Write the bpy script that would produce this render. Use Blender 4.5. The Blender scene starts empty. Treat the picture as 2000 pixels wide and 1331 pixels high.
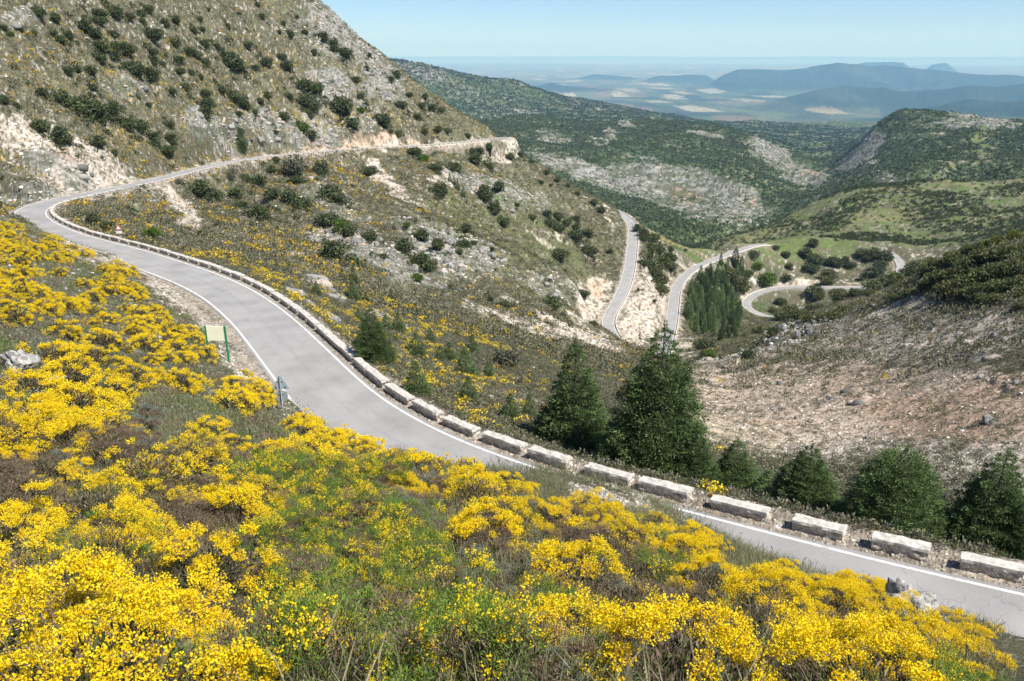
import bpy, math, random
import numpy as np
from math import radians, sin, cos, pi

# ------------------------------------------------------------------ camera
PITCH = radians(20.0)
FPX = 2000 * 28.0 / 36.0          # focal length in pixels of the 2000 px wide photograph
CX, CY = 1000.0, 665.5
sc = bpy.context.scene
C = sc.collection
cd = bpy.data.cameras.new('camera'); cam = bpy.data.objects.new('camera', cd); C.objects.link(cam)
cd.lens = 28.0; cd.sensor_width = 36.0; cd.clip_start = 0.1; cd.clip_end = 400000.0
cam.location = (0, 0, 0); cam.rotation_euler = (pi / 2 - PITCH, 0, 0)
sc.camera = cam

# ------------------------------------------------------------------ sky and sun
SUN_AZ = radians(127.0)           # clockwise from the viewing direction (+Y)
SUN_EL = radians(54.0)
w = bpy.data.worlds.new("World"); sc.world = w; w.use_nodes = True
nt = w.node_tree; nt.nodes.clear()
sky = nt.nodes.new('ShaderNodeTexSky'); sky.sky_type = 'NISHITA'; sky.sun_disc = False
sky.sun_elevation = SUN_EL; sky.sun_rotation = SUN_AZ; sky.altitude = 1200
sky.air_density = 0.8; sky.dust_density = 0.05; sky.ozone_density = 2.0
bg = nt.nodes.new('ShaderNodeBackground'); bg.inputs[1].default_value = 0.082
wo = nt.nodes.new('ShaderNodeOutputWorld')
tn = nt.nodes.new('ShaderNodeVectorMath'); tn.operation = 'MULTIPLY'; tn.inputs[1].default_value = (.73, .83, 1.0)   # a bluer, cleaner air
nt.links.new(sky.outputs[0], tn.inputs[0]); nt.links.new(tn.outputs[0], bg.inputs[0]); nt.links.new(bg.outputs[0], wo.inputs[0])
sd = bpy.data.lights.new('sun', 'SUN'); sun = bpy.data.objects.new('sun', sd); C.objects.link(sun)
sd.energy = 4.7; sd.angle = radians(0.53); sd.color = (1.0, 0.95, 0.87)
sun.rotation_euler = (pi / 2 - SUN_EL, 0, pi - SUN_AZ)   # a sun lamp shines along its local -Z
sun.location = (60, -25, 80)
vs = sc.view_settings; sc.display_settings.display_device = 'sRGB'
vs.view_transform = 'Standard'; vs.look = 'None'; vs.gamma = 1.0; vs.exposure = 0.72; vs.use_curve_mapping = False
cy = sc.cycles
cy.max_bounces = 5; cy.diffuse_bounces = 2; cy.glossy_bounces = 1; cy.transmission_bounces = 2
cy.volume_bounces = 1; cy.transparent_max_bounces = 4
cy.use_denoising = True; cy.use_adaptive_sampling = True; cy.adaptive_threshold = 0.015

rng = np.random.default_rng(11); random.seed(11)

# ------------------------------------------------------------------ helpers
def tag(o, label=None, cat=None, group=None, kind=None):
    if label: o['label'] = label
    if cat: o['category'] = cat
    if group: o['group'] = group
    if kind: o['kind'] = kind
    return o

def mesh_np(name, V, F, mats=(), parent=None, smooth=False, mi=None, cols=None, link=True):
    """V (n,3); F (m,3) or (m,4) array, or list of such arrays -> ONE mesh object"""
    V = np.asarray(V, np.float32)
    Fs = F if isinstance(F, list) else [F]
    Fs = [np.asarray(f, np.int32) for f in Fs if len(f)]
    me = bpy.data.meshes.new(name)
    nl = sum(f.size for f in Fs); nf = sum(len(f) for f in Fs)
    me.vertices.add(len(V)); me.vertices.foreach_set('co', V.ravel())
    me.loops.add(nl); me.loops.foreach_set('vertex_index', np.concatenate([f.ravel() for f in Fs]))
    tot = np.concatenate([np.full(len(f), f.shape[1], np.int32) for f in Fs])
    me.polygons.add(nf); me.polygons.foreach_set('loop_start', np.concatenate([[0], np.cumsum(tot)[:-1]]).astype(np.int32))
    me.polygons.foreach_set('loop_total', tot)
    if mi is not None: me.polygons.foreach_set('material_index', np.asarray(mi, np.int32))
    me.update(calc_edges=True)
    if smooth: me.polygons.foreach_set('use_smooth', np.ones(nf, bool))
    for k, c in (cols or {}).items():
        a = me.color_attributes.new(k, 'FLOAT_COLOR', 'POINT')
        c = np.asarray(c, np.float32)
        if c.shape[1] == 3: c = np.c_[c, np.ones(len(c), np.float32)]
        a.data.foreach_set('color', c.astype(np.float32).ravel())
    for m in mats: me.materials.append(m)
    o = bpy.data.objects.new(name, me)
    if link: C.objects.link(o)
    if parent: o.parent = parent
    return o

def empty(name, loc=(0, 0, 0), rz=0.0):
    o = bpy.data.objects.new(name, None); C.objects.link(o)
    o.location = loc; o.rotation_euler = (0, 0, rz); o.empty_display_size = 0.2
    return o

def copy_thing(root):
    r = root.copy(); C.objects.link(r)
    for ch in list(root.children):
        c = ch.copy(); C.objects.link(c); c.parent = r
        for g in list(ch.children):
            d = g.copy(); C.objects.link(d); d.parent = c
    return r

# lattice gradient noise ---------------------------------------------------
_G = np.random.default_rng(5).uniform(0, 2 * pi, 4096).astype(np.float32)
_GC, _GS = np.cos(_G), np.sin(_G)
def pn(x, y, seed=0):
    x = np.asarray(x, np.float64); y = np.asarray(y, np.float64)
    xi = np.floor(x); yi = np.floor(y)
    fx = (x - xi).astype(np.float32); fy = (y - yi).astype(np.float32)
    xi = xi.astype(np.int64); yi = yi.astype(np.int64)
    def g(i, j, dx, dy):
        h = ((i * 73856093) ^ (j * 19349663) ^ (seed * 83492791))
        h = (h ^ (h >> 13)) * 1274126177
        h = (h ^ (h >> 16)) & 4095
        return _GC[h] * dx + _GS[h] * dy
    u = fx * fx * fx * (fx * (fx * 6 - 15) + 10); v = fy * fy * fy * (fy * (fy * 6 - 15) + 10)
    a = g(xi, yi, fx, fy); b = g(xi + 1, yi, fx - 1, fy)
    c = g(xi, yi + 1, fx, fy - 1); d = g(xi + 1, yi + 1, fx - 1, fy - 1)
    return 1.45 * ((a + (b - a) * u) * (1 - v) + (c + (d - c) * u) * v)
def fbm(x, y, lam, n, seed=0, gain=0.5):
    s = 0; a = 1; t = 0
    for i in range(n):
        s = s + a * pn(x / lam + 7.3 * i, y / lam - 3.1 * i, seed + i); t += a; a *= gain; lam /= 2.03
    return s / t
def sst(a, b, x):
    t = np.clip((x - a) / (b - a), 0, 1); return t * t * (3 - 2 * t)

# pixel of the photograph <-> direction -------------------------------------
def pdir(px, py):
    a = (np.asarray(px, float) - CX) / FPX; b = (CY - np.asarray(py, float)) / FPX
    X = a; Y = cos(PITCH) + b * sin(PITCH); Z = -sin(PITCH) + b * cos(PITCH)
    h = np.hypot(X, Y)
    return np.arctan2(X, Y), Z / h            # azimuth, tangent of the elevation
def proj(x, y, z):
    d = y * cos(PITCH) - z * sin(PITCH)
    u = y * sin(PITCH) + z * cos(PITCH)
    d = np.where(d > 0.01, d, 0.01)
    return CX + FPX * x / d, CY - FPX * u / d
# ================================================================== THE LAND
# surveyed points: (photo column, photo row, horizontal range in metres); a row may be virtual where the land is out of sight
P = []
def col(x, *pts):
    for y, r in pts: P.append((x, y, r))
HI = (-120, 3.0)
# foreground slope
fgl = [(1331, 4.5), (1100, 8), (900, 14), (700, 27), (600, 40), (500, 66), (450, 90), (420, 122), (428, 150), (402, 172), (380, 185), (200, 213), (0, 253), (-200, 330)]
col(-400, *fgl); col(0, *fgl)
col(200, (1331, 4.3), (1100, 8), (900, 14), (750, 25), (650, 39), (560, 60), (512, 84), (493, 102))
col(400, (1331, 4), (1100, 8), (900, 16.5), (800, 26), (700, 42), (660, 51), (620, 64))
col(600, (1331, 4), (1200, 6), (1100, 8.5), (1000, 13), (900, 21), (850, 28), (818, 37))
col(800, (1331, 4), (1200, 6.2), (1100, 9), (1000, 14), (940, 19), (903, 25), (950, 32))
col(1000, (1331, 4), (1200, 6.2), (1100, 8.8), (1000, 13), (935, 19), (1000, 28))
col(1120, (931, 22.5)); col(1060, (922, 22.5))
col(1200, (1331, 4), (1200, 6.5), (1100, 10), (1030, 14.5), (956, 23.5), (1010, 27.2))
col(1290, (986, 24))
col(1400, (1331, 4.2), (1200, 7.5), (1100, 14), (1052, 21.5))
col(1500, (1095, 19.5)); col(1600, (1331, 4.5), (1220, 8.5), (1135, 17.5)); col(1700, (1160, 17))
col(1800, (1331, 5.5), (1205, 16.5))
fgr = [(1380, 7), (1331, 9), (1270, 17.5)]
col(2000, *fgr); col(2400, *fgr)
for x in (-400, 0, 400, 800, 1200, 1600, 2000, 2400):          # under and beside the camera
    th, _ = pdir(x, 1331); P.append((th, -2.2 / 2.0, 2.0, 'a')); P.append((th, -1.9 / 1.0, 1.0, 'a'))
# left hillside, bowl between the two arms of the road
col(200, (440, 150), (404, 176), (200, 247), (0, 290), (-200, 380))
col(400, (500, 112), (450, 155), (400, 203), (352, 240), (200, 300), (0, 360), (-200, 450))
col(600, (600, 84), (500, 143), (400, 228), (335, 290), (200, 372), (100, 400))
col(800, (770, 57), (700, 82), (600, 125), (500, 190), (400, 283), (320, 352))
col(1000, (850, 46), (780, 64), (700, 95), (600, 155), (500, 240), (400, 350), (330, 425))
col(1120, (640, 205), (560, 280), (480, 360), (420, 430))
for x, y, r in ((450, -120, 440), (520, -60, 440), (590, 2, 437), (650, 48, 438), (700, 92, 440), (735, 117, 441), (800, 167, 442), (850, 202, 444),
                (900, 234, 446), (1000, 297, 455), (1060, 330, 465), (1120, 367, 474), (1180, 399, 482)):
    P.append((x, y, r)); P.append((x, y + 60, r * 1.32)); P.append((x, y + 75, r * 1.7))
# down the valley below the near road
col(1200, (900, 46), (800, 74), (720, 125), (675, 190), (668, 235))
for x, y, r in ((1130, 632, 250), (1180, 648, 232), (1250, 684, 200), (1310, 714, 172)):
    P.append((x, y, r)); P.append((x, y + (26 if x > 1150 else 4), r * 1.22))
col(1300, (900, 44), (800, 74), (745, 118), (700, 285))
col(1400, (950, 42), (870, 64), (800, 102), (740, 150), (690, 228), (650, 345), (600, 440), (545, 497))
col(1340, (700, 235), (690, 290))
col(1520, (980, 38), (900, 59), (800, 95), (700, 160), (652, 225), (672, 300), (662, 400))
col(1600, (619, 222), (645, 300), (620, 430))
col(1700, (1020, 36), (950, 52), (850, 80), (750, 115), (650, 165), (587, 215), (625, 320), (600, 450))
col(1780, (550, 212), (600, 300))
rt = [(1090, 35), (1000, 47), (900, 62), (800, 80), (700, 103), (600, 132), (520, 162), (478, 190), (530, 300), (500, 500), (462, 620)]
col(2000, *rt); col(2400, *rt); col(1880, (502, 200), (560, 300))
# loops of the lower road
col(1270, (560, 384), (500, 440), (450, 505), (500, 640), (505, 800)); col(1160, (590, 345), (520, 385))
col(1300, (600, 360), (466, 510), (520, 640)); col(1350, (483, 535), (530, 660)); col(1400, (494, 560), (530, 660))
col(1450, (640, 375), (622, 430), (607, 478), (558, 532), (520, 550)); col(1500, (540, 558), (640, 440))
col(1600, (606, 480), (530, 585), (464, 645), (480, 690)); col(1540, (466, 640)); col(1680, (478, 640)); col(1640, (590, 500))
col(1700, (540, 580)); col(1800, (520, 600), (480, 660)); col(1780, (560, 560))
# green hill
for x, y, r in ((1430, 462, 800), (1480, 452, 850), (1550, 419, 900), (1600, 391, 930), (1650, 373, 950), (1700, 363, 960), (1800, 359, 970), (1900, 356, 980), (2000, 353, 1000), (2400, 350, 1000)):
    P.append((x, y, r)); P.append((x, y + 28, r * 1.2)); P.append((x, y + 30, r * 1.45))
col(1500, (476, 760)); col(1650, (462, 720), (420, 800)); col(1800, (470, 710), (415, 810)); col(2000, (445, 720), (400, 840))
# dark green middle hill with cliffs
for x, y, r in ((880, 250, 2600), (950, 240, 2600), (1020, 229, 2700), (1060, 233, 2700), (1097, 245, 2650), (1223, 240, 2700), (1300, 239, 2750), (1387, 245, 2700), (1457, 259, 2600), (1496, 276, 2500), (1545, 301, 2400), (1590, 326, 2350), (1625, 335, 2300)):
    P.append((x, y, r)); P.append((x, y + 18, r * 1.22))
col(1050, (262, 2300), (290, 2000), (320, 1750), (350, 1600), (400, 1300)); col(1200, (265, 2300), (300, 2000), (325, 1850), (365, 1720), (400, 1500), (430, 1200))
col(1350, (270, 2300), (315, 2000), (340, 1850), (385, 1740), (420, 1500), (450, 1150)); col(1450, (300, 2150), (340, 1850), (400, 1700), (440, 1450), (455, 1250)); col(1300, (445, 1150))
col(1530, (330, 2150), (380, 1850), (430, 1500), (460, 1200)); col(1600, (350, 2150), (370, 1900), (405, 1500)); col(950, (300, 1900), (340, 1500))
# rocky hill on the right
for x, y, r in ((1705, 258, 2330), (1722, 235, 2350), (1760, 226, 2400), (1790, 225, 2400), (1860, 231, 2400), (1947, 238, 2350), (2000, 246, 2300), (2400, 250, 2300)):
    P.append((x, y, r)); P.append((x, y + 20, r * 1.25))
col(1640, (305, 2450), (322, 2250), (340, 2000), (365, 1700)); col(1668, (288, 2350), (300, 2250), (330, 2000)); col(1690, (295, 2150), (330, 1900), (350, 1600)); col(1800, (270, 2050), (310, 1750), (345, 1450)); col(1950, (280, 1900), (320, 1600), (342, 1400)); col(2400, (300, 1800), (340, 1400))
# distant ridge on the left
for x, y, r in ((690, 118, 4600), (750, 122, 4600), (817, 125, 4700), (852, 134, 4700), (897, 151, 4800), (950, 165, 4800), (1020, 168, 4900), (1055, 182, 4900), (1125, 197, 5000), (1230, 212, 5200), (1265, 222, 5300), (1300, 229, 5400)):
    P.append((x, y, r)); P.append((x, y + 14, r * 1.3))
col(850, (190, 4100), (235, 3500), (290, 3000)); col(950, (205, 4200), (228, 3700)); col(1100, (218, 4300), (235, 3700)); col(1200, (228, 4300)); col(600, (150, 4300), (300, 2500))
col(1400, (252, 4200), (240, 5500)); col(1500, (268, 3600), (240, 5800)); col(1600, (300, 3500), (270, 4400), (245, 6500)); col(1700, (280, 4000), (262, 5000), (240, 7000))
col(1850, (246, 3600), (236, 7000)); col(2000, (262, 3600), (250, 5200), (235, 7600)); col(2400, (262, 3600), (235, 7600))
# plain
for x in (-400, 0, 400, 700, 900, 1100, 1300, 1500, 1700, 1900, 2100, 2400):
    for z, r in ((-780, 9500), (-880, 12500), (-900, 19000), (-900, 28000), (-900, 42000), (-900, 60000), (-880, 90000)):
        if x >= 1300 and r < 12000: r *= 0.95
        if x <= 1200 and r == 9500: continue
        th, _ = pdir(x, 200); P.append((th, z / r, r, 'a'))

# the road: outer line of each visible stretch (photo column, row, height); every stretch runs downhill
HW = 2.45                                   # half the distance between the two edge lines
def gp(px, py, z):
    th, te = pdir(px, py); r = z / te
    return np.array([r * sin(th), r * cos(th), z])
R1 = [(2000, 1162, -17.6), (1825, 1124, -17.8), (1650, 1080, -18.0), (1510, 1043.5, -18.2), (1405, 1015, -18.4), (1295, 988, -18.7), (1160, 950, -19.1), (1043, 915.5, -19.4), (945, 880.5, -19.7), (875, 853, -20.0), (810, 819, -20.3), (747, 781.5, -20.6),
      (705, 746.5, -20.9), (650, 694, -21.3), (600, 647, -21.8), (556, 609, -22.4), (490, 565, -23.1), (420, 534, -23.6), (350, 511, -24.1), (297, 494, -24.5), (245, 480, -24.8), (175, 462, -25.3), (130, 446, -25.7), (99, 430, -26.1), (88, 417, -26.4),
      (96, 406, -26.7), (115, 398, -27.0), (175, 384, -27.8), (245, 369, -28.9), (315, 354, -30.2), (402, 331, -32.4), (455, 319, -34.0), (525, 308, -35.8), (595, 301, -37.5), (700, 292.5, -39.7), (800, 287, -41.7), (890, 280, -43.2), (960, 273, -44.4)]
def spl(pts, step):
    """Catmull-Rom through the points, resampled evenly"""
    p = np.array(pts, float); p = np.vstack([2 * p[0] - p[1], p, 2 * p[-1] - p[-2]])
    out = []
    for i in range(1, len(p) - 2):
        n = max(4, int(np.linalg.norm(p[i + 1] - p[i]) / step * 2))
        t = np.linspace(0, 1, n, endpoint=False)[:, None]
        a, b, c, d = p[i - 1], p[i], p[i + 1], p[i + 2]
        out.append(0.5 * (2 * b + (c - a) * t + (2 * a - 5 * b + 4 * c - d) * t ** 2 + (3 * b - a - 3 * c + d) * t ** 3))
    q = np.vstack(out + [p[-2][None]])
    s = np.r_[0, np.cumsum(np.linalg.norm(np.diff(q[:, :2], axis=0), axis=1))]
    m = int(s[-1] / step); t = np.linspace(0, s[-1], m)
    return np.c_[[np.interp(t, s, q[:, k]) for k in range(3)]].T
def smooth(q, n):
    for _ in range(n):
        q[1:-1] = 0.25 * q[:-2] + 0.5 * q[1:-1] + 0.25 * q[2:]
    return q
def normals(q):
    d = np.gradient(q[:, :2], axis=0); d /= np.linalg.norm(d, axis=1)[:, None] + 1e-9
    return np.c_[d[:, 1], -d[:, 0]]          # to the right of the direction of travel
o1 = smooth(spl([gp(*p) for p in R1], 0.5), 40)
ex = o1[0] + (o1[0] - o1[8]) / np.linalg.norm(o1[0] - o1[8]) * np.linspace(16, 0.5, 32)[:, None]
o1 = np.vstack([ex, o1]); 
end = o1[-1] + np.c_[np.linspace(0.3, 10, 30), np.linspace(0.5, 26, 30), np.linspace(0, -1.5, 30)]
o1 = smooth(np.vstack([o1, end]), 30)
n1 = normals(o1)                             # outer (valley) side is on the right
c1 = o1.copy(); c1[:, :2] -= n1 * HW
R2 = [(1168, 402, -89.5), (1203, 413, -92), (1230, 433, -95), (1236, 452, -97), (1235, 470, -98.5), (1231, 510, -101), (1222, 553, -104), (1206, 589, -106.5), (1190, 616, -108.5), (1187, 637, -110), (1200, 662, -111.5)]
c2 = smooth(spl([gp(*p) for p in R2], 0.8), 60)
R3 = [(1290, 705, -113.5), (1302, 666, -115.5), (1311, 628, -118), (1315, 595, -120), (1321, 563, -122), (1339, 538, -124), (1367, 519, -126), (1406, 503, -128), (1440, 491, -130), (1475, 479.5, -131.5), (1500, 478, -133)]
c3 = smooth(spl([gp(*p) for p in R3], 0.8), 60)
R4 = [(1722, 484, -136), (1742, 497, -137), (1756, 510, -138.2), (1762, 524, -139.3), (1752, 540, -141), (1725, 556, -143.5), (1690, 563, -146), (1615, 563, -148), (1540, 562, -150), (1500, 567, -151), (1473, 577, -152), (1459, 589, -153), (1459, 601, -154), (1475, 611, -155), (1500, 618, -156), (1530, 624, -157), (1570, 632, -158)]
c4 = smooth(spl([gp(*p) for p in R4], 0.8), 40)
ROADS = [c1, c2, c3, c4]
for c in ROADS:
    k = max(1, len(c) // 45)
    for i in range(0, len(c), k):
        r = math.hypot(c[i, 0], c[i, 1]); P.append((math.atan2(c[i, 0], c[i, 1]), c[i, 2] / r, r, 'a'))

th_, te_, lr_ = [], [], []
for p in P:
    if len(p) == 4: th_.append(p[0]); te_.append(p[1]); lr_.append(math.log(p[2]))
    else:
        a, b = pdir(p[0], p[1]); th_.append(float(a)); te_.append(float(b)); lr_.append(math.log(p[2]))
th_, te_, lr_ = map(np.array, (th_, te_, lr_))
EPS = 0.03
SA = 1.25
def kern(a, b, A, B): return np.sqrt((SA * (a[:, None] - A[None])) ** 2 + (b[:, None] - B[None]) ** 2 + EPS ** 2)
n = len(th_)
M = np.zeros((n + 3, n + 3)); M[:n, :n] = -kern(th_, lr_, th_, lr_) + np.eye(n) * 0.0002
M[:n, n] = 1; M[:n, n + 1] = th_; M[:n, n + 2] = lr_; M[n:, :n] = M[:n, n:].T
wts = np.linalg.solve(M, np.r_[te_, 0, 0, 0])
TT = np.linspace(-1.45, 1.45, 430); TL = np.linspace(math.log(0.8), math.log(95000), 1300)
tab = np.zeros((len(TL), len(TT)), np.float32)
tc = np.clip(TT, -0.82, 0.82)
for i in range(len(TL)):
    k = np.sqrt((SA * (tc[:, None] - th_[None])) ** 2 + ((TL[i] - lr_) ** 2 + EPS ** 2)[None])
    tab[i] = -k @ wts[:n] + wts[n] + wts[n + 1] * tc + wts[n + 2] * TL[i]

# final polar grid of the land
col_in = np.arange(-0.66, 0.66, 0.00112)
side = 0.66 + 0.79 * (np.linspace(0, 1, 60)[1:] ** 1.6)
GT = np.r_[-side[::-1], col_in, side]
lr = [math.log(0.9)]
while lr[-1] < math.log(95000):
    r = math.exp(lr[-1])
    d = 0.02 if r < 3 else 0.009 if r < 20 else 0.0058 if r < 60 else 0.0040 if r < 150 else 0.0031 if r < 480 else 0.0045 if r < 700 else 0.0052 if r < 3000 else 0.008 if r < 6000 else 0.011
    lr.append(lr[-1] + d)
GL = np.array(lr)
NT, NL = len(GT), len(GL)
fi = np.interp(GL, TL, np.arange(len(TL))); fj = np.interp(GT, TT, np.arange(len(TT)))
i0 = np.minimum(fi.astype(int), len(TL) - 2); j0 = np.minimum(fj.astype(int), len(TT) - 2)
a = (fi - i0)[:, None]; b = (fj - j0)[None]
te = (tab[i0][:, j0] * (1 - a) + tab[i0 + 1][:, j0] * a) * (1 - b) + (tab[i0][:, j0 + 1] * (1 - a) + tab[i0 + 1][:, j0 + 1] * a) * b
RR = np.exp(GL)[:, None] * np.ones(NT)[None]
X = RR * np.sin(GT)[None]; Y = RR * np.cos(GT)[None]; Z = te * RR
PX, PY = proj(X, Y, Z)

# ---- masks of what covers the land (ellipses: column, row, half axes, tilt, nearest and farthest range)
def rows_for(r0, r1): return slice(max(0, np.searchsorted(GL, math.log(r0))), np.searchsorted(GL, math.log(r1)) + 1)
wob = {}
def mask(ells):
    m = np.zeros((NL, NT), np.float32)
    for e in ells:
        cx, cy, ax, ay, ang, r0, r1 = e[:7]; s = e[7] if len(e) > 7 else 1.0
        sl = rows_for(r0, r1)
        px = PX[sl] + WX[sl]; py = PY[sl] + WY[sl]
        c, q = cos(radians(ang)), sin(radians(ang))
        u = ((px - cx) * c + (py - cy) * q) / ax; v = (-(px - cx) * q + (py - cy) * c) / ay
        d = u * u + v * v
        m[sl] = np.maximum(m[sl], s * np.clip(1.5 - d, 0, 1))
    return m
# scale-following noise used for relief and for ragged mask edges
print('grid', NL, NT, flush=True)
relief = np.zeros((NL, NT), np.float32)
WX = np.zeros((NL, NT), np.float32); WY = np.zeros((NL, NT), np.float32)
lam = 0.45; k = 0
while lam < 9000:
    lo, hi = lam / 0.30, lam / 0.0045
    sl = rows_for(max(lo, 0.9), min(hi, 95000))
    if sl.stop - sl.start > 2:
        q = lam / RR[sl]
        wgt = sst(0.0045, 0.011, q) * (1 - sst(0.12, 0.30, q))
        nz = pn(X[sl] / lam + 3.7 * k, Y[sl] / lam + 1.9 * k, 50 + k)
        relief[sl] += wgt * nz * lam * 0.052 * np.minimum(1, (0.035 / np.maximum(q, 1e-6)) ** 0.55)
        wv = wgt * np.minimum(1, q / 0.02)
        WX[sl] += wv * nz * 14; WY[sl] += wv * np.roll(nz, 37, 1) * 8
    lam *= 1.93; k += 1
flat = 1 - 0.80 * sst(7000, 10000, RR)
relief *= flat
relief *= sst(2, 9, RR)
# ---- rock and earth masks, then the final height
FAR, NEARR = 95000, 0.9
m_rock = mask([(665, 60, 95, 60, 45, 300, 460), (740, 150, 60, 40, 40, 300, 460), (640, 185, 50, 50, 0, 250, 460), (710, 240, 30, 40, 0, 250, 460), (560, 250, 110, 30, 5, 200, 420), (420, 250, 80, 22, 20, 150, 400), (60, 380, 90, 22, 0, 100, 300), (120, 330, 90, 25, 15, 100, 300),
               (700, 490, 100, 28, 18, 60, 300), (880, 495, 110, 48, 15, 60, 330), (760, 520, 130, 20, 20, 60, 300), (560, 60, 60, 25, 0, 250, 460, .6), (40, 30, 40, 20, 0, 200, 400), (960, 375, 110, 22, 18, 200, 460), (1020, 380, 50, 20, 20, 200, 460), (640, 390, 80, 20, 30, 120, 360, .7),
               (1070, 560, 60, 22, 20, 100, 350, .8), (240, 170, 40, 20, 20, 150, 400, .6), (300, 60, 40, 30, 0, 200, 400, .5), (820, 440, 60, 20, 20, 150, 360, .7), (620, 560, 50, 20, 30, 50, 200, .7), (600, 600, 60, 15, 30, 50, 130, .6),
               (1650, 780, 60, 25, 0, 60, 150, .8), (1460, 700, 130, 14, -12, 120, 260), (1560, 650, 70, 14, -25, 120, 260), (1850, 690, 160, 30, -5, 60, 200, .7), (1990, 760, 60, 20, 0, 40, 140, .7), (1380, 740, 60, 40, 0, 100, 260, .6),
               (80, 745, 50, 22, 20, 15, 40, .9), (1790, 1180, 60, 22, 30, 14, 24)])
m_cliff = mask([(1150, 335, 120, 18, 14, 1000, 2500), (1290, 350, 120, 34, 10, 1000, 2500), (1420, 390, 90, 38, 25, 1000, 2500), (1510, 300, 52, 28, 45, 1400, 2600), (1570, 345, 60, 20, 20, 1400, 2600), (1370, 262, 32, 10, 0, 1400, 2800), (1190, 262, 55, 5, -22, 1400, 2800), (1075, 270, 25, 12, 0, 1400, 2700, .7),
                (1700, 290, 24, 50, 15, 1500, 2600), (1660, 320, 24, 30, 10, 1500, 2600), (1900, 245, 90, 12, 0, 1500, 2600, .9), (1800, 270, 60, 12, 0, 1400, 2600, .5), (1740, 355, 30, 20, 0, 1200, 2600, .7), (1350, 410, 150, 16, 18, 1000, 2500, .8), (1900, 400, 90, 22, 8, 700, 1000, .5),
                (820, 140, 60, 14, 10, 3500, 5500), (900, 180, 60, 20, 20, 3500, 5500, .5), (1000, 222, 55, 8, -2, 2800, 5000), (1140, 210, 80, 15, 12, 3500, 5600, .4)])
m_soil = mask([(130, 300, 190, 34, 24, 130, 330, .8), (40, 270, 80, 30, 20, 130, 330, .8), (200, 350, 150, 26, 5, 130, 330), (740, 280, 190, 11, -4, 250, 460), (360, 405, 60, 18, 45, 100, 320), (760, 345, 45, 9, 35, 200, 400), (730, 330, 20, 14, 40, 200, 400), (870, 345, 12, 26, -25, 200, 400), (930, 375, 10, 20, -30, 200, 400),
               (1005, 295, 30, 14, 30, 300, 460), (990, 620, 90, 12, 22, 80, 260, .9), (1120, 650, 110, 15, 18, 80, 260), (1160, 575, 34, 46, 20, 200, 400), (1150, 610, 30, 30, 0, 200, 400), (1255, 610, 45, 80, 8, 280, 420), (1240, 650, 50, 30, 0, 260, 420), (1270, 540, 26, 40, 10, 330, 460, .7), (1310, 520, 26, 30, 20, 330, 520, .8),
               (300, 540, 110, 22, 40, 50, 120), (390, 600, 60, 16, 50, 40, 90), (470, 690, 34, 60, -28, 30, 60, .9), (500, 740, 40, 30, 20, 28, 50), (180, 500, 60, 14, 20, 60, 130, .8), (1580, 810, 290, 95, 0, 45, 190, 1.0), (1800, 790, 280, 90, 5, 40, 160, .9), (1450, 770, 130, 50, 0, 60, 240, .9), (1420, 715, 110, 14, -15, 120, 280, .8),
               (1850, 670, 200, 50, -8, 60, 200, .72), (1700, 640, 150, 40, -20, 80, 220, .72), (1900, 880, 200, 60, 5, 40, 110, .75), (1950, 930, 130, 60, 0, 35, 90, .6), (1200, 975, 80, 14, 15, 18, 34), (1790, 1190, 70, 22, 35, 14, 26, .8), (1450, 580, 20, 22, 0, 450, 560, .9), (1560, 550, 130, 5, 0, 480, 620, .9), (1340, 700, 50, 34, 0, 200, 400, .8), (1190, 430, 8, 30, 0, 380, 500, .7),
               (620, 440, 50, 10, 30, 100, 300, .6), (1120, 480, 60, 7, 28, 200, 420, .8), (1060, 470, 40, 6, 28, 200, 420, .7), (800, 385, 60, 7, 30, 200, 400, .6), (960, 300, 30, 10, 0, 300, 460, .7), (1420, 450, 36, 5, 5, 900, 1500, .9), (1460, 436, 16, 4, 10, 900, 1500, .9), (760, 620, 60, 10, 25, 40, 150, .6), (1000, 780, 120, 14, 15, 40, 90, .5)])
m_red = mask([(1620, 770, 320, 90, 0, 60, 190, .5), (1850, 820, 190, 45, 5, 40, 150, .9), (1950, 790, 100, 60, 0, 40, 150, .8), (700, 275, 120, 8, -4, 250, 460, .8), (1700, 770, 150, 30, 0, 60, 150, .7), (1160, 560, 22, 20, 0, 200, 400, .8), (1480, 568, 60, 8, -10, 450, 620, .9), (1340, 385, 40, 14, 10, 1000, 2500, .9), (1600, 342, 26, 8, 0, 1400, 2600, .9), (1470, 405, 9, 12, 0, 1000, 2500, .8), (135, 312, 26, 12, 0, 120, 330, .8), (1300, 500, 20, 50, 20, 400, 560, .6), (1080, 310, 8, 8, 0, 1400, 2600, .3)])
m_grass = mask([(1590, 478, 110, 22, 0, 540, 700), (1520, 500, 50, 22, 0, 540, 700, .7), (1560, 400, 110, 28, -28, 700, 1000, .75), (1750, 420, 280, 60, 0, 650, 1000, .5), (1350, 480, 60, 25, 12, 480, 580, .6), (1920, 290, 16, 50, 22, 1500, 2500, .8), (1850, 330, 60, 10, -25, 1400, 2500, .6), (1000, 450, 200, 80, 15, 150, 460, .4), (1560, 610, 60, 12, -15, 350, 500, .5), (1440, 650, 50, 20, 0, 300, 420, .6)])
m_yel = mask([(1310, 468, 70, 14, 10, 460, 560, .8), (900, 780, 220, 60, 12, 30, 100, .5), (1430, 850, 130, 40, 10, 45, 110, .4), (650, 230, 120, 20, 0, 300, 430, .5), (250, 270, 120, 14, 25, 150, 330, .5)])
m_forest = np.zeros_like(m_rock)
sl = rows_for(700, 11500)
m_forest[sl] = 0.85
hillA = (RR > 640) & (RR < 1060) & (PX > 1390)
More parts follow.
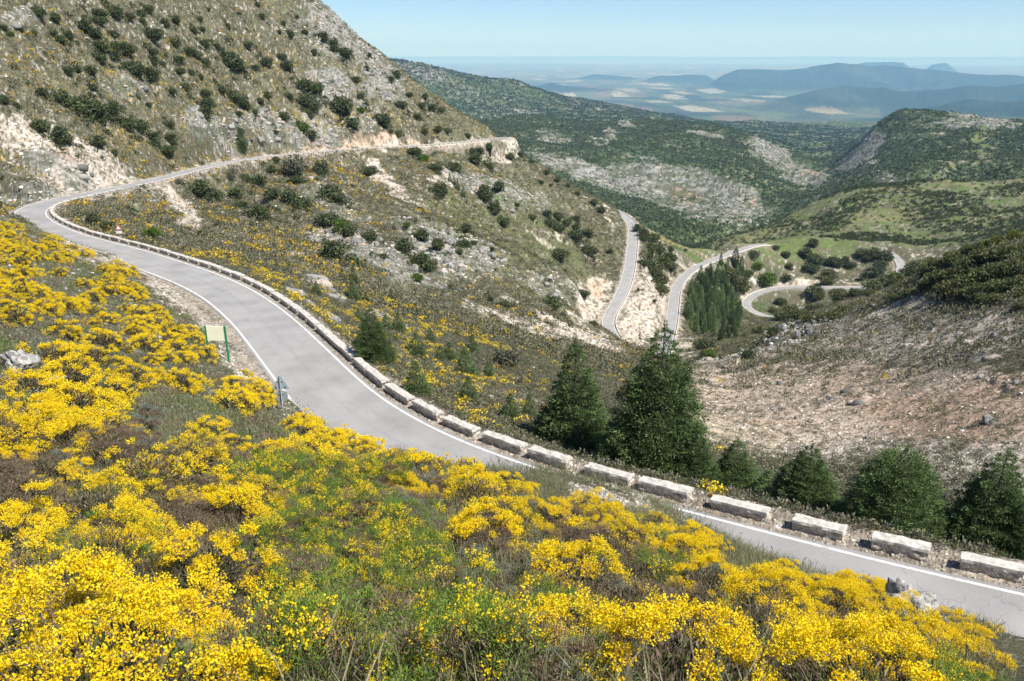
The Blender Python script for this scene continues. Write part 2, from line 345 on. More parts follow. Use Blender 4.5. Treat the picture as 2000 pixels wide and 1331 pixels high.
m_forest[hillA] = .12; m_grass = np.where(hillA, np.maximum(m_grass, .62), m_grass)
m_forest = np.clip(m_forest - 0.75 * (m_grass * (RR > 650)), 0, 1)
m_forest = np.maximum(m_forest, mask([(1400, 580, 90, 85, 10, 330, 520, .6), (1290, 490, 60, 60, 30, 380, 520, .5), (1600, 520, 160, 40, 0, 480, 700, .35), (1900, 510, 170, 50, -10, 130, 230, .8), (1750, 580, 120, 20, -25, 180, 260, .6), (1550, 600, 120, 20, -10, 380, 520, .6)]))

# craggy relief on rock
sl = rows_for(12, 6500)
rg = np.zeros((NL, NT), np.float32)
for L, s, A in ((260, 1, 16), (90, 2, 8), (32, 3, 2.6), (14, 4, 1.9), (6, 5, 1.0), (2.6, 6, 0.5), (1.1, 7, 0.25)):
    s2 = rows_for(max(12, L / 0.3), min(6500, L / 0.003))
    nz = pn(X[s2] / L, Y[s2] / L, 200 + s)
    rg[s2] += (0.42 - np.abs(nz)) * A * (1 - sst(0.10, 0.3, L / RR[s2]))
big = sst(600, 1000, RR)
rockm = np.clip(m_rock + m_cliff * 1.0, 0, 1) * sst(0.1, 0.8, m_rock + m_cliff)
Zn = Z + relief
# hills rising from the far plain: crest line (column, row), range, half widths towards and away from the viewer
for rc, wn, wf, pts in ((22500, 3600, 3500, [(1330, 176), (1385, 164), (1415, 146), (1440, 138), (1527, 140), (1560, 135), (1597, 129), (1650, 122), (1702, 129), (1760, 132), (1790, 136), (1860, 145), (1930, 149), (2000, 151), (2300, 158)]),
                        (34000, 2600, 2500, [(1640, 130), (1665, 124), (1690, 120), (1727, 115), (1765, 118), (1800, 127)]), (34500, 2000, 2000, [(1795, 131), (1820, 124), (1835, 121.5), (1850, 124), (1885, 134)]),
                        (15200, 1900, 2200, [(1490, 200), (1545, 190), (1573, 181), (1610, 172), (1650, 166), (1702, 171), (1750, 177), (1790, 178), (1850, 172), (1900, 170), (2000, 168), (2300, 170)]),
                        (24500, 1600, 1500, [(1230, 163), (1290, 149), (1340, 147), (1380, 149), (1412, 158)]), (18500, 1500, 1600, [(1010, 182), (1035, 169), (1075, 164), (1120, 170), (1190, 175), (1240, 186)]), (26500, 1500, 1500, [(1100, 151), (1160, 147), (1230, 150), (1262, 156)]),
                        (11800, 1200, 1400, [(1790, 222), (1840, 203), (1900, 194), (1960, 190), (2050, 188), (2300, 190)]), (10200, 800, 1000, [(1700, 232), (1760, 222), (1830, 214), (1900, 216), (2000, 208), (2300, 208)])):
    a_, t_ = pdir([p[0] for p in pts], [p[1] for p in pts]); hc = np.maximum(t_ * rc + 900, 0); hc[0] = 0
    if pts[-1][0] < 1900: hc[-1] = 0
    sl = rows_for(rc - wn * 1.1, rc + wf * 1.1)
    Hc = np.interp(GT, a_, hc, left=0, right=0)[None]; dr = RR[sl] - rc - 500 * pn(X[sl] / 2600, Y[sl] / 2600, 5); u_ = np.where(dr < 0, -dr / wn, dr / wf)
    hz = Hc * np.clip(1 - u_, 0, 1) ** 1.15 * (1 - 1.1 * np.clip(u_ * 2.5, 0, 1) * (np.abs(pn(GT[None] * rc / 1500 + .4 * pn(X[sl] / 1800, Y[sl] / 1800, 4), RR[sl] / 7000, 6)) * .8 + .35 * np.abs(pn(X[sl] / 800, Y[sl] / 800, 7)))) * (1 + .05 * pn(X[sl] / 900, Y[sl] / 900, 8)) - 900
    Zn[sl] = np.maximum(Zn[sl], hz)
sl = rows_for(7000, 45000); hh = np.clip(Zn[sl] + 900, 0, 900) * .7
rn = 0
for L, A in ((5200, .22), (2300, .17), (1000, .10), (480, .06)): rn = rn + A * (.55 - 1.5 * np.abs(pn(X[sl] / L + 3, Y[sl] / L, int(L))))
Zn[sl] += hh * rn * sst(7000, 9500, RR[sl])
Zn += rg * (rockm * (0.75 + 0.25 * big) + 0.16 * (RR > 60) * (RR < 700) + .22 * (RR > 130) * (RR < 480) * (PX < 1250) + 0.55 * big * (RR < 7000) * (1 - rockm))
# gullies running down the left hillside
hs = ((RR > 120) & (RR < 470) & (PX < 1250)).astype(np.float32)
u = (X * 0.55 + Y * 0.83); gl_ = np.abs(fbm(u / 1.0 + 14 * pn(X / 60, Y / 60, 9), X * 0.12, 26, 2, 90))
Zn -= hs * 2.2 * (1 - sst(0.0, 0.22, gl_)) * sst(120, 170, RR)

# carve the road into it
rd = np.full((NL, NT), 99.0, np.float32); rz = np.zeros((NL, NT), np.float32); rs = np.zeros((NL, NT), np.float32); rid = np.zeros((NL, NT), np.int8)
for ri, c in enumerate(ROADS):
    nn = normals(c)
    stp = 1 if ri == 0 else 1
    for i in range(0, len(c), stp):
        x0, y0, z0 = c[i]; r0 = math.hypot(x0, y0); t0 = math.atan2(x0, y0); k = 10.5
        a0, a1 = np.searchsorted(GL, [math.log(max(1, r0 - k)), math.log(r0 + k)])
        b0, b1 = np.searchsorted(GT, [t0 - k / r0, t0 + k / r0])
        dx = X[a0:a1, b0:b1] - x0; dy = Y[a0:a1, b0:b1] - y0
        d = np.hypot(dx, dy); sub = rd[a0:a1, b0:b1]; better = d < sub
        sub[better] = d[better]; rz[a0:a1, b0:b1][better] = z0
        rs[a0:a1, b0:b1][better] = (dx * nn[i, 0] + dy * nn[i, 1])[better]; rid[a0:a1, b0:b1][better] = ri
outer = np.where(rid == 0, rs > 0, np.where(rid == 1, rs < 0, rs > 0))
sh = np.where(outer, 1.75, 0.75)
gap = 0.02 + 0.00045 * RR
wbl = np.where(outer, np.where(RR > 150, 4.6, 3.2), np.where(RR < 40, 1.5, 3.4)) + RR * 0.004
t = np.clip((rd - HW - sh) / wbl, 0, 1); t = t * t * (3 - 2 * t)
pitw = (rid == 0) & (RR > 168) & (rs > 0) & (rd < 50) & (((PX > 110) & (PX < 350)) | ((PX > 375) & (PX < 645)) | ((PX > 795) & (PX < 960)))
Zn = np.where(pitw, Zn - np.where(PX > 795, 2.0, .7) * (1 - sst(HW + 2.0, HW + np.where(PX > 795, 7, 4.5), rd)), Zn)
t = np.where(pitw, np.clip((rd - HW - 1.75) / np.where(PX > 795, 1.2 + RR * .002, 4.5), 0, 1), t)
Zr = rz - gap
Zr = np.where(rd > HW + 0.25, Zr + gap * 0.5 + 0.03 * pn(X / 0.4, Y / 0.4, 3), Zr)
Zn = np.where(rd < 50, Zr * (1 - t) + Zn * t, Zn)
Zf = Zn.astype(np.float64)
PX, PY = proj(X, Y, Zf)

# ---- colours of the ground cover
_w = -np.tanh((GT[None] - .12) * 7) * np.ones((NL, 1)); _s = (RR < 6000)
XS = X - .8 * Zf * _w * _s; YS = Y + .8 * Zf * _s
def lod(seed, q0, q1):
    o = np.zeros((NL, NT), np.float32); lam = 0.05; k = 0
    while lam < 1500:
        s_ = rows_for(max(lam / q1, 0.9), min(lam / q0, 95000))
        if s_.stop - s_.start > 2:
            q = lam / RR[s_]; c_ = math.sqrt(q0 * q1)
            wg = np.clip(1 - np.abs(np.log(q / c_)) / (0.5 * math.log(q1 / q0)), 0, 1)
            o[s_] += wg * pn(XS[s_] / lam + 5.1 * k, YS[s_] / lam, seed + k)
        lam *= 1.9; k += 1
    return o
nf = lod(300, 0.0012, 0.010); nm = lod(340, 0.006, 0.05); nb = lod(380, 0.03, 0.25); nf2 = lod(420, 0.0016, 0.012)
def mixc(a, b, t): return a + (np.asarray(b, np.float32) - a) * t[..., None]
A3 = lambda *c: np.array(c, np.float32)
col3 = np.zeros((NL, NT, 3), np.float32) + A3(.132, .122, .080)
col3 = mixc(col3, (.068, .082, .042), sst(-.1, 0.5, nf + .3 * nm))
col3 = mixc(col3, (.225, .208, .160), sst(0.2, 0.6, nf2 + .25 * nb))
col3 = mixc(col3, (.40, .37, .32), sst(0.45, 0.75, nf - .35 * nm + .1) * (RR > 12))
col3 = mixc(col3, (.17, .16, .09), sst(0.1, 0.6, nb) * .5 * (RR > 40))
midh = (RR > 200) & (RR < 470) & (PX > 850)
col3 = mixc(col3, (.155, .155, .09), .4 * midh)
so = sst(0.35, 0.8, m_soil + .55 * nm + .45 * nf)
earth = mixc(np.zeros_like(col3) + A3(.50, .44, .37), (.30, .25, .18), sst(0, .5, nf2)); earth = mixc(earth, (.60, .56, .50), sst(.2, .6, nf) * .8)
earth = mixc(earth, (.44, .28, .18), np.clip(m_red, 0, 1) * .7)
earth = mixc(earth, (.10, .105, .06), sst(.28, .5, nf2 - .4 * nf) * (.85 - .3 * (RR < 40)))
col3 = mixc(col3, 0, so * 0) * (1 - so[..., None]) + earth * so[..., None]
ro = sst(0.45, 1.0, np.clip(m_rock, 0, .95) + 1.15 * m_cliff + .85 * nm + (.5 + .4 * big) * nf2 + .3 * nb + .5 * big * nf) * (.9 - .15 * (RR > 900))
stone = mixc(np.zeros_like(col3) + A3(.30, .295, .28), (.075, .08, .07), sst(.05, .45 - .25 * big, nf + .4 * big * nf2)); stone = mixc(stone, (.46, .445, .42), sst(.15, .6, nf2) * .7)
stone = mixc(stone, (.44, .29, .19), np.clip(m_red, 0, 1) * .8); stone = mixc(stone, (.07, .085, .04), sst(.0, .45, nm + .4 * nf2) * .85)
col3 = col3 * (1 - ro[..., None]) + stone * ro[..., None]
gr = sst(0.15, 0.9, m_grass + .3 * nm)
col3 = mixc(col3, (.118, .165, .048), gr * .85 * sst(-.55, .1, nf + .5 * nm)); col3 = mixc(col3, (.26, .24, .12), gr * sst(.2, .7, nb) * .4)
fo = sst(0.3, 0.8, m_forest - .9 * np.clip(ro, 0, 1) + .35 * nm)
wood = mixc(np.zeros_like(col3) + A3(.058, .084, .036), (.088, .115, .050), sst(-.1, .5, nf)); wood = mixc(wood, (.20, .20, .12), sst(.2, .6, nf2 + .3 * nb))
col3 = col3 * (1 - fo[..., None]) + wood * fo[..., None]
col3 = mixc(col3, (.42, .29, .02), np.clip(m_yel, 0, 1) * sst(.05, .3, nf) * .8)
# verge of trodden gravel beside the road
vg = np.where(rd < 50, 1 - sst(HW + np.where(outer, 2.0, .9), HW + np.where(outer, 4.0, 2.2), rd + 1.0 * nm), 0) * (1 - .5 * (RR > 500))
grav = mixc(np.zeros_like(col3) + A3(.36, .31, .25), (.20, .17, .13), sst(0, .5, nf)); grav = mixc(grav, (.50, .46, .41), sst(.1, .5, nf2))
col3 = col3 * (1 - vg[..., None]) + grav * vg[..., None]
# farmland of the far plain
sl = rows_for(8600, 95000)
xx, yy = X[sl], Y[sl]
def cells(sx, sy, rot, seed):
    u = xx * cos(rot) + yy * sin(rot); v = -xx * sin(rot) + yy * cos(rot)
    u = u / sx + 0.9 * pn(xx / 3100, yy / 3100, seed); v = v / sy + 0.9 * pn(xx / 2700, yy / 2700, seed + 1)
    ui = np.floor(u + 0.5 * (np.floor(v) % 2)).astype(np.int64); vi = np.floor(v).astype(np.int64)
    h = (ui * 374761393 + vi * 668265263 + seed * 1442695041) & 0xffffffff
    h = ((h ^ (h >> 13)) * 1274126177) & 0xffffffff; h = ((h ^ (h >> 16)) * 2246822519) & 0xffffffff; h ^= h >> 15
    return (h & 1023) / 1023.0
h1 = cells(430, 900, .12, 3); h2 = cells(2300, 5200, -.2, 8); h3 = cells(5200, 9500, .15, 12)
pal = np.array([(.32, .27, .16), (.085, .13, .045), (.03, .05, .028), (.10, .12, .05), (.17, .125, .08), (.07, .105, .04), (.03, .05, .028), (.035, .055, .03), (.12, .13, .06), (.09, .11, .05), (.38, .35, .25), (.06, .09, .035), (.045, .07, .035)], np.float32)
fld = .80 * pal[(h1 * 12.99).astype(int)] + .13 * pal[(h2 * 12.99).astype(int)] + .10 * pal[(h3 * 12.99).astype(int)]
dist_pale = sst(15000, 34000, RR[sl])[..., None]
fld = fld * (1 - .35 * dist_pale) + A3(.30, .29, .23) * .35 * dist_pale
hill = sst(-868, -800, Zf[sl]) * (RR[sl] > 13500) + (RR[sl] <= 13500) * sst(-760, -700, Zf[sl]) 
green_up = ((PX[sl] > 1720) & (RR[sl] < 16000)).astype(np.float32) * sst(-.2, .3, .45 - np.abs(pn(xx / 3600, yy / 2100, 77)) - (RR[sl] < 9000) * 0)
fld = mixc(fld, (.036, .056, .032), np.clip(hill * .92 + green_up * .85, 0, .95)); fld *= .85 * (1 + .35 * nf[sl])[..., None]
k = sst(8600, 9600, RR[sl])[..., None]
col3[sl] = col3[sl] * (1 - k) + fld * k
col3 *= (1 + .12 * nf)[..., None]
col3 = np.clip(col3, .012, .8)

# ---- lookups used to stand things on the land
TE = Zf / RR
TEmax = np.maximum.accumulate(TE, axis=0)
def gz(x, y):
    """height of the land"""
    t = np.arctan2(x, y); l = np.log(np.hypot(x, y))
    fi = np.interp(l, GL, np.arange(NL)); fj = np.interp(t, GT, np.arange(NT))
    i = np.clip(fi.astype(int) if hasattr(fi, 'astype') else int(fi), 0, NL - 2); j = np.clip(fj.astype(int) if hasattr(fj, 'astype') else int(fj), 0, NT - 2)
    a, b = fi - i, fj - j
    return (Zf[i, j] * (1 - a) + Zf[i + 1, j] * a) * (1 - b) + (Zf[i, j + 1] * (1 - a) + Zf[i + 1, j + 1] * a) * b
def gfield(F, x, y):
    fi = np.rint(np.interp(np.log(np.hypot(x, y)), GL, np.arange(NL))).astype(int); fj = np.rint(np.interp(np.arctan2(x, y), GT, np.arange(NT))).astype(int)
    return F[fi, fj]
def hit(px, py, rmin=1.0):
    """where the line of sight through a pixel of the photograph meets the land"""
    th, te = pdir(px, py); j = int(np.interp(th, GT, np.arange(NT)) + .5)
    s = np.searchsorted(GL, math.log(rmin)); c = TE[s:, j]
    k = np.argmax(c >= te) if (c >= te).any() else len(c) - 1
    k = max(1, k); f = (te - c[k - 1]) / (c[k] - c[k - 1] + 1e-9); l = GL[s + k - 1] + (GL[s + k] - GL[s + k - 1]) * min(1, max(0, f))
    r = math.exp(l); x, y = r * sin(th), r * cos(th)
    return np.array([x, y, float(gz(x, y))])
def visible(x, y, lift=0.5):
    te = (gz(x, y) + lift) / np.hypot(x, y)
    fi = np.clip(np.interp(np.log(np.hypot(x, y)), GL, np.arange(NL)) - 2, 0, NL - 1).astype(int); fj = np.rint(np.interp(np.arctan2(x, y), GT, np.arange(NT))).astype(int)
    return te > TEmax[fi, fj]
def rdist(x, y): return gfield(rd, x, y)
# ================================================================== materials
def mat(name, rough=0.9, spec=0.2):
    m = bpy.data.materials.new(name); m.use_nodes = True
    n = m.node_tree; b = n.nodes['Principled BSDF']
    b.inputs['Roughness'].default_value = rough; b.inputs['Specular IOR Level'].default_value = spec
    return m, n, b
def node(n, t, **kw):
    x = n.nodes.new(t)
    for k, v in kw.items():
        if k.startswith('i_'): x.inputs[int(k[2:]) if k[2:].isdigit() else k[2:]].default_value = v
        else: setattr(x, k, v)
    return x
def noise_bump(n, b, scale, strength, dist=0.05, detail=6, coord='Object'):
    tc = node(n, 'ShaderNodeTexCoord'); nz = node(n, 'ShaderNodeTexNoise'); nz.inputs['Scale'].default_value = scale; nz.inputs['Detail'].default_value = detail
    bp = node(n, 'ShaderNodeBump'); bp.inputs['Strength'].default_value = strength; bp.inputs['Distance'].default_value = dist
    n.links.new(tc.outputs[coord], nz.inputs['Vector']); n.links.new(nz.outputs['Fac'], bp.inputs['Height']); n.links.new(bp.outputs[0], b.inputs['Normal'])
    return tc, nz
def ramp(n, src, stops):
    r = node(n, 'ShaderNodeValToRGB'); e = r.color_ramp.elements
    while len(e) < len(stops): e.new(0.5)
    for el, (p, c) in zip(e, stops): el.position = p; el.color = (*c, 1)
    n.links.new(src, r.inputs[0]); return r
def mul(n, a, bsock, lo, hi):
    """colour a times a noise mapped to lo..hi"""
    mr = node(n, 'ShaderNodeMapRange'); mr.inputs['From Min'].default_value = .3; mr.inputs['From Max'].default_value = .7
    mr.inputs['To Min'].default_value = lo; mr.inputs['To Max'].default_value = hi
    n.links.new(bsock, mr.inputs[0]); v = node(n, 'ShaderNodeVectorMath', operation='SCALE')
    n.links.new(a, v.inputs[0]); n.links.new(mr.outputs[0], v.inputs['Scale']); return v.outputs[0]

# land: cover colour stored per point (numpy), finer stones and tufts by noise
M_land, n, b = mat('land', .95, .05)
at = node(n, 'ShaderNodeAttribute', attribute_name='cover')
geo = node(n, 'ShaderNodeNewGeometry')
last = at.outputs['Color']
for s, lo, hi in ((14.0, .6, 1.4), (1.7, .72, 1.28), (.22, .82, 1.18)):
    nz = node(n, 'ShaderNodeTexNoise'); nz.inputs['Scale'].default_value = s; nz.inputs['Detail'].default_value = 4; nz.inputs['Roughness'].default_value = .65
    n.links.new(geo.outputs['Position'], nz.inputs['Vector']); last = mul(n, last, nz.outputs['Fac'], lo, hi)
n.links.new(last, b.inputs['Base Color'])
nz = node(n, 'ShaderNodeTexNoise'); nz.inputs['Scale'].default_value = .8; nz.inputs['Detail'].default_value = 9; nz.inputs['Roughness'].default_value = .7
bp = node(n, 'ShaderNodeBump'); bp.inputs['Strength'].default_value = .7; bp.inputs['Distance'].default_value = .9
n.links.new(geo.outputs['Position'], nz.inputs['Vector']); n.links.new(nz.outputs['Fac'], bp.inputs['Height']); n.links.new(bp.outputs[0], b.inputs['Normal'])

V = np.stack([X, Y, Zf], -1).reshape(-1, 3)
idx = np.arange(NL * NT).reshape(NL, NT)
F = np.stack([idx[:-1, :-1], idx[:-1, 1:], idx[1:, 1:], idx[1:, :-1]], -1).reshape(-1, 4)
land = mesh_np('terrain', V, F, [M_land], smooth=True, cols={'cover': col3.reshape(-1, 3)})
tag(land, kind='structure')
del V, F, idx

# ---- road surfaces
M_asph, n, b = mat('asphalt', .85, .25)
geo = node(n, 'ShaderNodeNewGeometry')
nz = node(n, 'ShaderNodeTexNoise'); nz.inputs['Scale'].default_value = .35; nz.inputs['Detail'].default_value = 5
n.links.new(geo.outputs['Position'], nz.inputs['Vector'])
r = ramp(n, nz.outputs['Fac'], [(.3, (.255, .252, .246)), (.5, (.30, .297, .29)), (.7, (.335, .332, .324))])
voc = node(n, 'ShaderNodeTexVoronoi', feature='DISTANCE_TO_EDGE'); voc.inputs['Scale'].default_value = .33; wn_ = node(n, 'ShaderNodeTexNoise'); wn_.inputs['Scale'].default_value = 1.1; wn_.inputs['Detail'].default_value = 6
va_ = node(n, 'ShaderNodeVectorMath', operation='MULTIPLY_ADD'); va_.inputs[1].default_value = (1.6, 1.6, 1.6); n.links.new(geo.outputs['Position'], wn_.inputs['Vector']); n.links.new(wn_.outputs['Color'], va_.inputs[0]); n.links.new(geo.outputs['Position'], va_.inputs[2]); n.links.new(va_.outputs[0], voc.inputs['Vector'])
cr_ = ramp(n, voc.outputs['Distance'], [(.0, (.80, .79, .78)), (.010, (1, 1, 1))]); cm_ = node(n, 'ShaderNodeVectorMath', operation='MULTIPLY'); n.links.new(r.outputs[0], cm_.inputs[0]); n.links.new(cr_.outputs[0], cm_.inputs[1])
nz2 = node(n, 'ShaderNodeTexNoise'); nz2.inputs['Scale'].default_value = 45; nz2.inputs['Detail'].default_value = 3
n.links.new(geo.outputs['Position'], nz2.inputs['Vector'])
sock = mul(n, cm_.outputs[0], nz2.outputs['Fac'], .82, 1.18)
at = node(n, 'ShaderNodeAttribute', attribute_name='wear')       # tyre tracks and seams run along the road
mm = node(n, 'ShaderNodeVectorMath', operation='MULTIPLY'); n.links.new(sock, mm.inputs[0]); n.links.new(at.outputs['Color'], mm.inputs[1])
n.links.new(mm.outputs[0], b.inputs['Base Color'])
bp = node(n, 'ShaderNodeBump'); bp.inputs['Strength'].default_value = .25; bp.inputs['Distance'].default_value = .01
n.links.new(nz2.outputs['Fac'], bp.inputs['Height']); n.links.new(bp.outputs[0], b.inputs['Normal'])
M_line, n, b = mat('road_paint', .7, .3)
tc, nz = noise_bump(n, b, 3.0, .05, .01, 6, 'Object')
r = ramp(n, nz.outputs['Fac'], [(.33, (.46, .45, .43)), (.52, (.74, .73, .71))]); n.links.new(r.outputs[0], b.inputs['Base Color'])

def ribbon(name, c, offs, lift, m, kind='structure', wear=None, edge=0.0):
    nn = normals(c); k = len(offs)
    e = edge * np.stack([pn(np.arange(len(c)) * .11 + 9 * s, 0 * nn[:, 0], 31 + s) for s in (0, 1)], 1) if edge else None
    V = np.zeros((len(c), k, 3))
    for j, o in enumerate(offs):
        oo = o + (e[:, 0] if (e is not None and j == 0) else e[:, 1] if (e is not None and j == k - 1) else 0)
        V[:, j, :2] = c[:, :2] + nn * (np.asarray(oo).reshape(-1, 1) if np.ndim(oo) else oo); V[:, j, 2] = c[:, 2] + lift
    i = np.arange(len(c) * k).reshape(len(c), k)
    F = np.stack([i[:-1, :-1], i[1:, :-1], i[1:, 1:], i[:-1, 1:]], -1).reshape(-1, 4)[:, ::-1]
    cols = {'wear': np.tile(np.asarray(wear)[None, :, None] * np.ones(3), (len(c), 1, 1)).reshape(-1, 3) + 0.02 * pn(np.repeat(np.arange(len(c)), k) * .05, np.tile(np.arange(k), len(c)) * 1.7, 4)[:, None]} if wear is not None else None
    o = mesh_np(name, V.reshape(-1, 3), F, [m], cols=cols); return tag(o, kind=kind)
offs = [-HW - .28, -HW, -1.6, -1.15, -.7, -.12, 0, .12, .7, 1.15, 1.6, HW, HW + .28]
wear = [.9, 1, 1.03, .99, 1.04, 1.0, .93, 1.0, 1.04, .99, 1.03, 1, .9]
for c in ROADS:
    ribbon('road', c, offs, 0.0, M_asph, wear=wear, edge=.12)
    for s in (-1, 1):
        ribbon('road_marking', c, [s * HW - .075, s * HW + .075], .006 if c is c1 else .03, M_line)

# ---- air
def haze():
    bx = 120000.0; z0, z1 = float(Zf.min()) - 5, float(Zf.max()) + 30
    V = [(x, y, z) for z in (z0, z1) for x, y in ((-bx, -bx), (bx, -bx), (bx, bx), (-bx, bx))]
    F = [(0, 3, 2, 1), (4, 5, 6, 7), (0, 1, 5, 4), (1, 2, 6, 5), (2, 3, 7, 6), (3, 0, 4, 7)]
    m = bpy.data.materials.new('air'); m.use_nodes = True; n = m.node_tree; n.nodes.clear()
    v = n.nodes.new('ShaderNodeVolumePrincipled'); o = n.nodes.new('ShaderNodeOutputMaterial')
    v.inputs['Color'].default_value = (.28, .58, 1.0, 1); v.inputs['Absorption Color'].default_value = (.68, .86, 1, 1); v.inputs['Density'].default_value = 3.9e-5; v.inputs['Anisotropy'].default_value = 0.0
    n.links.new(v.outputs[0], o.inputs['Volume'])
    ob = mesh_np('haze', V, np.array(F), [m]); return tag(ob, kind='stuff')
haze()
# ================================================================== plants: one prototype of each look, then copies
def leafmat(name, trans=.3, rough=.7, var=.12):
    m = bpy.data.materials.new(name); m.use_nodes = True; n = m.node_tree; b = n.nodes['Principled BSDF']
    b.inputs['Roughness'].default_value = rough; b.inputs['Specular IOR Level'].default_value = .2
    at = node(n, 'ShaderNodeAttribute', attribute_name='tint'); oi = node(n, 'ShaderNodeObjectInfo')
    mr = node(n, 'ShaderNodeMapRange'); mr.inputs['To Min'].default_value = 1 - var; mr.inputs['To Max'].default_value = 1 + var
    n.links.new(oi.outputs['Random'], mr.inputs[0]); v = node(n, 'ShaderNodeVectorMath', operation='SCALE')
    n.links.new(at.outputs['Color'], v.inputs[0]); n.links.new(mr.outputs[0], v.inputs['Scale']); n.links.new(v.outputs[0], b.inputs['Base Color'])
    if trans > 0:
        t = node(n, 'ShaderNodeBsdfTranslucent'); mx = node(n, 'ShaderNodeMixShader'); mx.inputs[0].default_value = trans
        n.links.new(v.outputs[0], t.inputs[0]); n.links.new(b.outputs[0], mx.inputs[1]); n.links.new(t.outputs[0], mx.inputs[2])
        n.links.new(mx.outputs[0], n.nodes['Material Output'].inputs[0])
    return m
M_leaf = leafmat('foliage', .25); M_petal = leafmat('gorse_petals', .30, .6, .06); M_twig = leafmat('dry_twigs', 0, .9)
M_bark, n, b = mat('bark', .95, .1); tc, nz = noise_bump(n, b, 14, .6, .02)
r = ramp(n, nz.outputs['Fac'], [(.3, (.05, .04, .032)), (.7, (.14, .115, .09))]); n.links.new(r.outputs[0], b.inputs['Base Color'])

def unit(v): return v / (np.linalg.norm(v, axis=-1, keepdims=True) + 1e-9)
def rsph(n): return unit(rng.normal(size=(n, 3)))
class Cloud:
    """many small leaf-sized faces gathered into one mesh"""
    def __init__(s): s.V = []; s.c = []; s.n = 0
    def leaves(s, p, d, L, W, col, cvar=.2, bend=.25):
        n = len(p); d = unit(d); w = unit(np.cross(d, rsph(n))); u = np.cross(w, d)
        L = np.broadcast_to(L, n)[:, None]; W = np.broadcast_to(W, n)[:, None]
        q = np.stack([p, p + d * L * .55 + w * W * .5 + u * L * bend * .4, p + d * L, p + d * L * .5 - w * W * .5 + u * L * bend * .4], 1)
        s.V.append(q.reshape(-1, 3)); c = np.broadcast_to(np.asarray(col, float), (n, 3)) * (1 + cvar * rng.uniform(-1, 1, (n, 1)))
        s.c.append(np.repeat(c, 4, 0)); s.n += n
    def arrays(s):
        V = np.concatenate(s.V); return V, np.arange(len(V)).reshape(-1, 4), np.concatenate(s.c)
    def build(s, name, m, parent=None):
        V, F, c = s.arrays(); return mesh_np(name, V, F, [m], parent, cols={'tint': np.clip(c, 0, 1)})
def tube(path, rad, k=6):
    path = np.asarray(path, float); n = len(path); d = np.gradient(path, axis=0); d = unit(d)
    a = unit(np.cross(d, np.array([.3, .9, .2]))); b_ = np.cross(d, a); t = np.arange(k) * 2 * pi / k
    V = path[:, None] + (a[:, None] * np.cos(t)[None, :, None] + b_[:, None] * np.sin(t)[None, :, None]) * np.asarray(rad)[:, None, None]
    i = np.arange(n * k).reshape(n, k); j = np.roll(i, -1, 1)
    F = np.stack([i[:-1], j[:-1], j[1:], i[1:]], -1).reshape(-1, 4)
    return V.reshape(-1, 3), F
def tubes(name, items, m, parent=None, k=6):
    Vs, Fs, o = [], [], 0
    for p, r in items:
        V, F = tube(p, r, k); Vs.append(V); Fs.append(F + o); o += len(V)
    return mesh_np(name, np.concatenate(Vs), np.concatenate(Fs), [m], parent, smooth=True)

YEL = np.array([(.90, .67, .010), (.92, .74, .02), (.85, .57, .008), (.74, .52, .05)])
GRN = np.array([(.13, .18, .045), (.095, .135, .04), (.17, .21, .06)])
BRN = np.array([(.20, .145, .10), (.15, .105, .075), (.26, .20, .15)])
GRY = np.array([(.22, .24, .17), (.17, .20, .13), (.30, .29, .22)])
def pick(pal, n, w=None): return pal[rng.choice(len(pal), n, p=w)]

